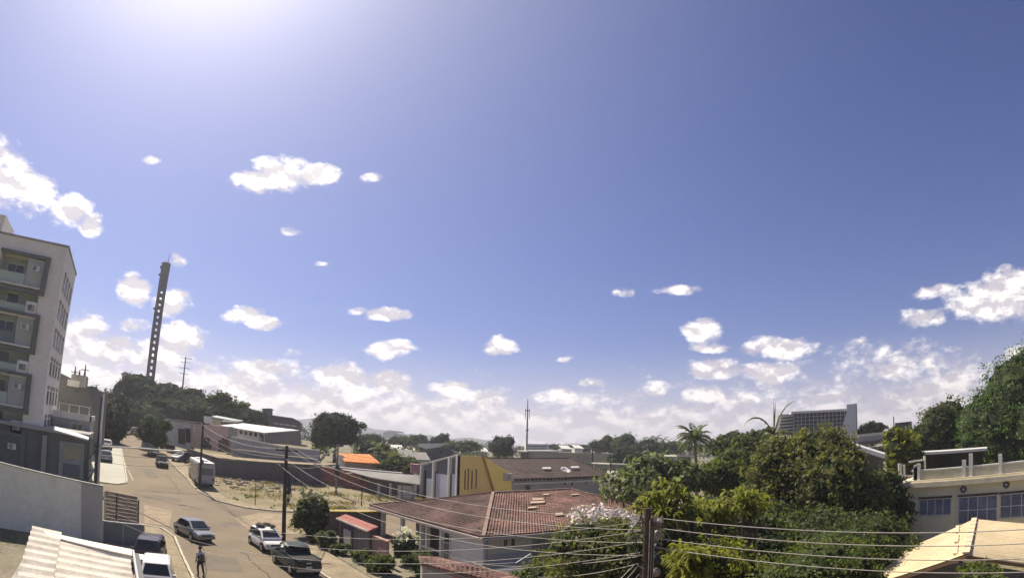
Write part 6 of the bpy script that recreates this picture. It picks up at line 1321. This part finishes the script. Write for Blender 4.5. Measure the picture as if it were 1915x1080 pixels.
# left: trees up the street and on the hill
grown('street_tree', 292, 806, 100, (2.8, 2.8, 2.6), leafmat('leaf_street', (.016, .040, .016), (.06, .12, .03)), 'round green street tree among the parked cars', 6000, .3, seed=90, nl=9)
grown('street_tree', 272, 815, 106, (2.3, 2.3, 1.8), L_DARK, 'lower dark tree left of the round street tree', 3000, .3, seed=91)
for i, (px, py, r_, rx, ry, rz, n_, lb) in enumerate(((186, 780, 108, 4.6, 6, 5.2, 11000, 'dark tree mass left of the hill street behind the pale pole'), (160, 778, 104, 4.0, 4.5, 4.2, 7000, 'deep green tree behind the terrace house'), (205, 775, 135, 5, 7, 6.5, 8000, 'blue-shaded tree narrowing the top of the street on the left'),
        (284, 752, 172, 12, 12, 7.4, 16000, 'great rounded dark tree below the tall tower'), (325, 762, 165, 10, 10, 6.4, 12000, 'dark crown right of the great rounded tree'), (252, 757, 180, 8, 10, 6.2, 9000, 'dark crown left of the great rounded tree'),
        (360, 772, 160, 8, 9, 5.5, 8000, 'lower dark crown descending from the hill'), (300, 790, 150, 16, 9, 6, 11000, 'shaded bank of trees below the hill crowns'), (395, 782, 150, 9, 9, 4.5, 7000, 'dark trees behind the white block house'), (440, 785, 155, 9, 8, 3.6, 6000, 'grey-green trees left of the school building'))):
    grown('hill_tree', px, py, r_, (rx, ry, rz), L_BLUE, lb, n_, .55 if r_ > 120 else .38, seed=100+i, nl=12, clump=.15, trunk_r=.4, core=.86)
grown('flat_topped_tree', 408, 745, 140, (4.0, 4, 1.9), L_DARK, 'flat-topped open-branched tree on the left skyline', 2600, .42, seed=115, nl=7, trunk_r=.25, core=.5)
grown('flat_topped_tree', 442, 758, 140, (3.6, 4, 1.5), L_DARK, 'right half of the open-branched skyline tree', 1800, .42, seed=116, nl=7, trunk_r=.2, core=.5)
grown('round_tree', 628, 808, 118, (4.6, 4.8, 4.5), L_BLUE, 'big round dark tree left of the orange roof', 15000, .34, seed=120, nl=14, clump=.18, core=.84, trunk_r=.35)
grown('round_tree', 668, 795, 122, (1.9, 1.9, 1.1), L_DARK, 'small outreaching bough at the right of the big round tree', 900, .3, seed=121, trunk_r=.1, core=.5)
grown('round_tree', 600, 845, 104, (2.2, 2.2, 1.4), L_DARK, 'sparse dark branches below the big round tree', 900, .3, seed=122, core=0)
grown('round_tree', 942, 835, 152, (4.0, 4.2, 3.2), L_BLUE, 'isolated round dark tree left of the radio mast', 6500, .34, seed=123, nl=10)
grown('shrub_tree', 742, 868, 96, (3.6, 3.2, 2.6), L_MID, 'green rounded shrub between the orange roof and the ochre building', 6500, .28, seed=124)
grown('shrub_tree', 700, 838, 118, (3.4, 3, 2.0), L_PALE, 'grey-green plants behind the orange roof', 2600, .4, seed=125)
grown('shrub_tree', 725, 858, 110, (3.2, 3, 1.8), L_PALE, 'pale shrub above the rounded green one', 2400, .34, seed=126)
far = [(690, 822, 190, 6, 3.2, 'first dark crown right of the big round tree'), (752, 826, 210, 6, 3, 'low rounded crown above the far pale roofs'), (776, 824, 230, 6, 3.2, 'twin rounded crown left of the dark grey house'), (826, 826, 200, 4, 3.4, 'dark pointed crown behind the dark grey house'),
       (858, 834, 190, 6, 2.6, 'spreading dark tree above the ochre front'), (885, 836, 200, 6, 2.2, 'low dark tree left of the isolated round one'), (1065, 838, 260, 12, 2.4, 'long low tree line beyond the banded building'), (1130, 832, 210, 6, 4.2, 'olive crown rising at the right of the beige hall'),
       (1165, 832, 205, 6, 4.2, 'second olive crown right of the beige hall'), (1195, 840, 190, 7, 3.8, 'wide olive crown left of the palms'), (1235, 838, 200, 8, 3.6, 'crown below the small far palms'), (1215, 862, 120, 4, 2.6, 'dark green tree behind the open large-leaved tree'), (1175, 858, 130, 4.2, 2.4, 'green tree just right of the beige hall'),
       (1632, 806, 130, 4.5, 2.0, 'low dark tree right of the white fin')]
for i, (px, py, r_, rx, rz, lb) in enumerate(far):
    grown('far_tree', px, py, r_, (rx, rx, rz), L_DARK if i % 3 else L_BLUE, lb, 2600, .45, seed=130+i, nl=7, gz=0)
for i, (px, py) in enumerate(((1215, 820), (1228, 819), (1241, 822))):
    p = at(px, py, 195); palm('far_palm', (p.x, p.y, 0), p, 12, 2.6, L_DARK, ('left', 'middle', 'right')[i] + ' one of the three tiny palms on the skyline', 150+i, .3, .5, (-.2, 1.2), .18, .12, nl=8)
grown('broad_tree', 1752, 805, 84, (4.4, 4.8, 4.0), L_DARK, 'dark olive tree left of the tall tree at the right edge', 9000, .36, seed=160, gz=0, nl=12, trunk_r=.3)
tree('tall_tree', (74, 6, 0), [(76, 7.5, 7.5, 6.5, 6.5, 6), (76, 5, 12.3, 5.5, 5.5, 4.2), (77, 1, 13.2, 6, 6, 4.6), (74, 9.2, 8.0, 4.2, 4.0, 4.6), (73, 2, 8, 5, 6, 5), (75, 9, 4, 4, 4, 4), (77, -4, 9, 8, 7, 9), (74, 5.5, 10.5, 4, 4, 4)], 42000, .34, leafmat('leaf_tall', (.035, .065, .016), (.12, .20, .045)), 'tall bright green tree rising at the right edge', trunk_r=.6, seed=161, clump=.14, perc=30, shell=.2, core=.86)
# palms
p = at(1300, 820, 76); palm('coconut_palm', (p.x+.6, p.y, 0), p, 26, 3.2, L_DARK, 'coconut palm standing on the skyline right of centre', 170, .24, .75, (-.25, 1.35), .2, .07)
p = at(1447, 814, 46); rt = empty('feather_palm', (p.x, p.y, 0), 0, 'tall palm with two long arching fronds left of the glazed office', 'palm tree')
m = MB(); m.tube([(p.x, p.y, -.2), (p.x+.1, p.y, p.z*.5), (p.x, p.y, p.z)], [.2, .16, .12], 8); obj('trunk', m, PBARK, rt)
rgt = ray(1500, 824) - ray(1400, 824); ar = math.atan2(rgt.y, rgt.x); rb = MB(); V = []; S = []; gg = random.Random(5)
for az_, el_, ln_, dr_, w_ in ((ar+math.pi-.15, 1.22, 3.3, .36, .36), (ar+.15, 1.32, 3.3, .22, .38), (ar+1.2, 1.5, 2.8, .02, .07), (ar-.9, 1.45, 2.6, .03, .08), (ar+math.pi+.8, .9, 2.0, .3, .4), (ar-.5, .7, 2.2, .3, .45), (ar+1.9, 1.0, 2.2, .3, .4), (ar+math.pi-.9, .5, 1.9, .25, .4)):
    frond(gg, p, az_, el_, ln_, dr_, V, S, rb, w_, 44, .05)
obj('frond_stem', rb, leafstem, rt); fast('fronds', [tuple(v) for v in V], 4, L_DARK, rt, S)
# young banana-like plants near shrub
p = at(706, 838, 108); palm('young_palm', (p.x, p.y, 1.5), p, 9, 2.4, L_PALE, 'pale feathery young palm behind the orange-roofed house', 172, .2, .5, (.2, 1.4), .12, .08, nl=14)
# far wood along the horizon as one mass
rr = random.Random(31); LB = []
for i in range(420):
    a = math.radians(rr.uniform(-48, 52)) + YAW; d = rr.uniform(240, 900); x, y = d*math.sin(a), d*math.cos(a)
    s = rr.uniform(5, 9) + d*.006; zz = H(x, y); LB.append((x, y, zz + 3.0 + rr.uniform(-1, 1.8) + (1.5 if a > YAW+.2 else 0), s, s, rr.uniform(2.5, 4.5)))
V, sh = leaves(LB, 60000, 1.7, 200, clump=.3, shell=.3); fast('far_woodland', V.reshape(-1, 3), 4, L_BLUE, None, sh, kind='stuff')
LB = []
for i in range(200):
    a = math.radians(rr.uniform(-14, 34)) + YAW; d = rr.uniform(125, 240); x, y = d*math.sin(a), d*math.cos(a); s = rr.uniform(3, 5); LB.append((x, y, H(x, y)+1.6+rr.uniform(-.6, .8), s, s, rr.uniform(1.4, 2.6)))
V, sh = leaves(LB, 40000, .7, 201, clump=.3, shell=.3); fast('mid_woodland', V.reshape(-1, 3), 4, L_DARK, None, sh, kind='stuff')
# distant pale hills
hp = []; mb = MB(); N_ = 40
for i in range(N_+1):
    a = math.radians(-30 + 30*i/N_) + YAW; d = 1280; h = 20 + 24*math.exp(-((i-16)/9)**2) + 2.5*math.sin(i*1.3); mb.v += [(d*math.sin(a), d*math.cos(a), -20), (d*math.sin(a)*1.1, d*math.cos(a)*1.1, h)]
mb.f = [(2*i, 2*i+2, 2*i+3, 2*i+1) for i in range(N_)]
obj('hills', mb, mat('hill_forest', (.10, .12, .13), .95, .2, .002), kind='structure')
# thin haze volume round the whole place, added to lift the shadows
hm = bpy.data.materials.new('air_haze'); hm.use_nodes = True; hn = hm.node_tree; hn.nodes.clear()
pv = hn.nodes.new('ShaderNodeVolumePrincipled'); pv.inputs['Color'].default_value = (.85, .87, .95, 1); pv.inputs['Density'].default_value = .00046; pv.inputs['Anisotropy'].default_value = .3
ho = hn.nodes.new('ShaderNodeOutputMaterial'); hn.links.new(pv.outputs[0], ho.inputs['Volume'])
mb = MB(); mb.box(-2300, 2300, -2300, 2320, -1.2, 78); o = obj('haze', mb, hm, kind='stuff')
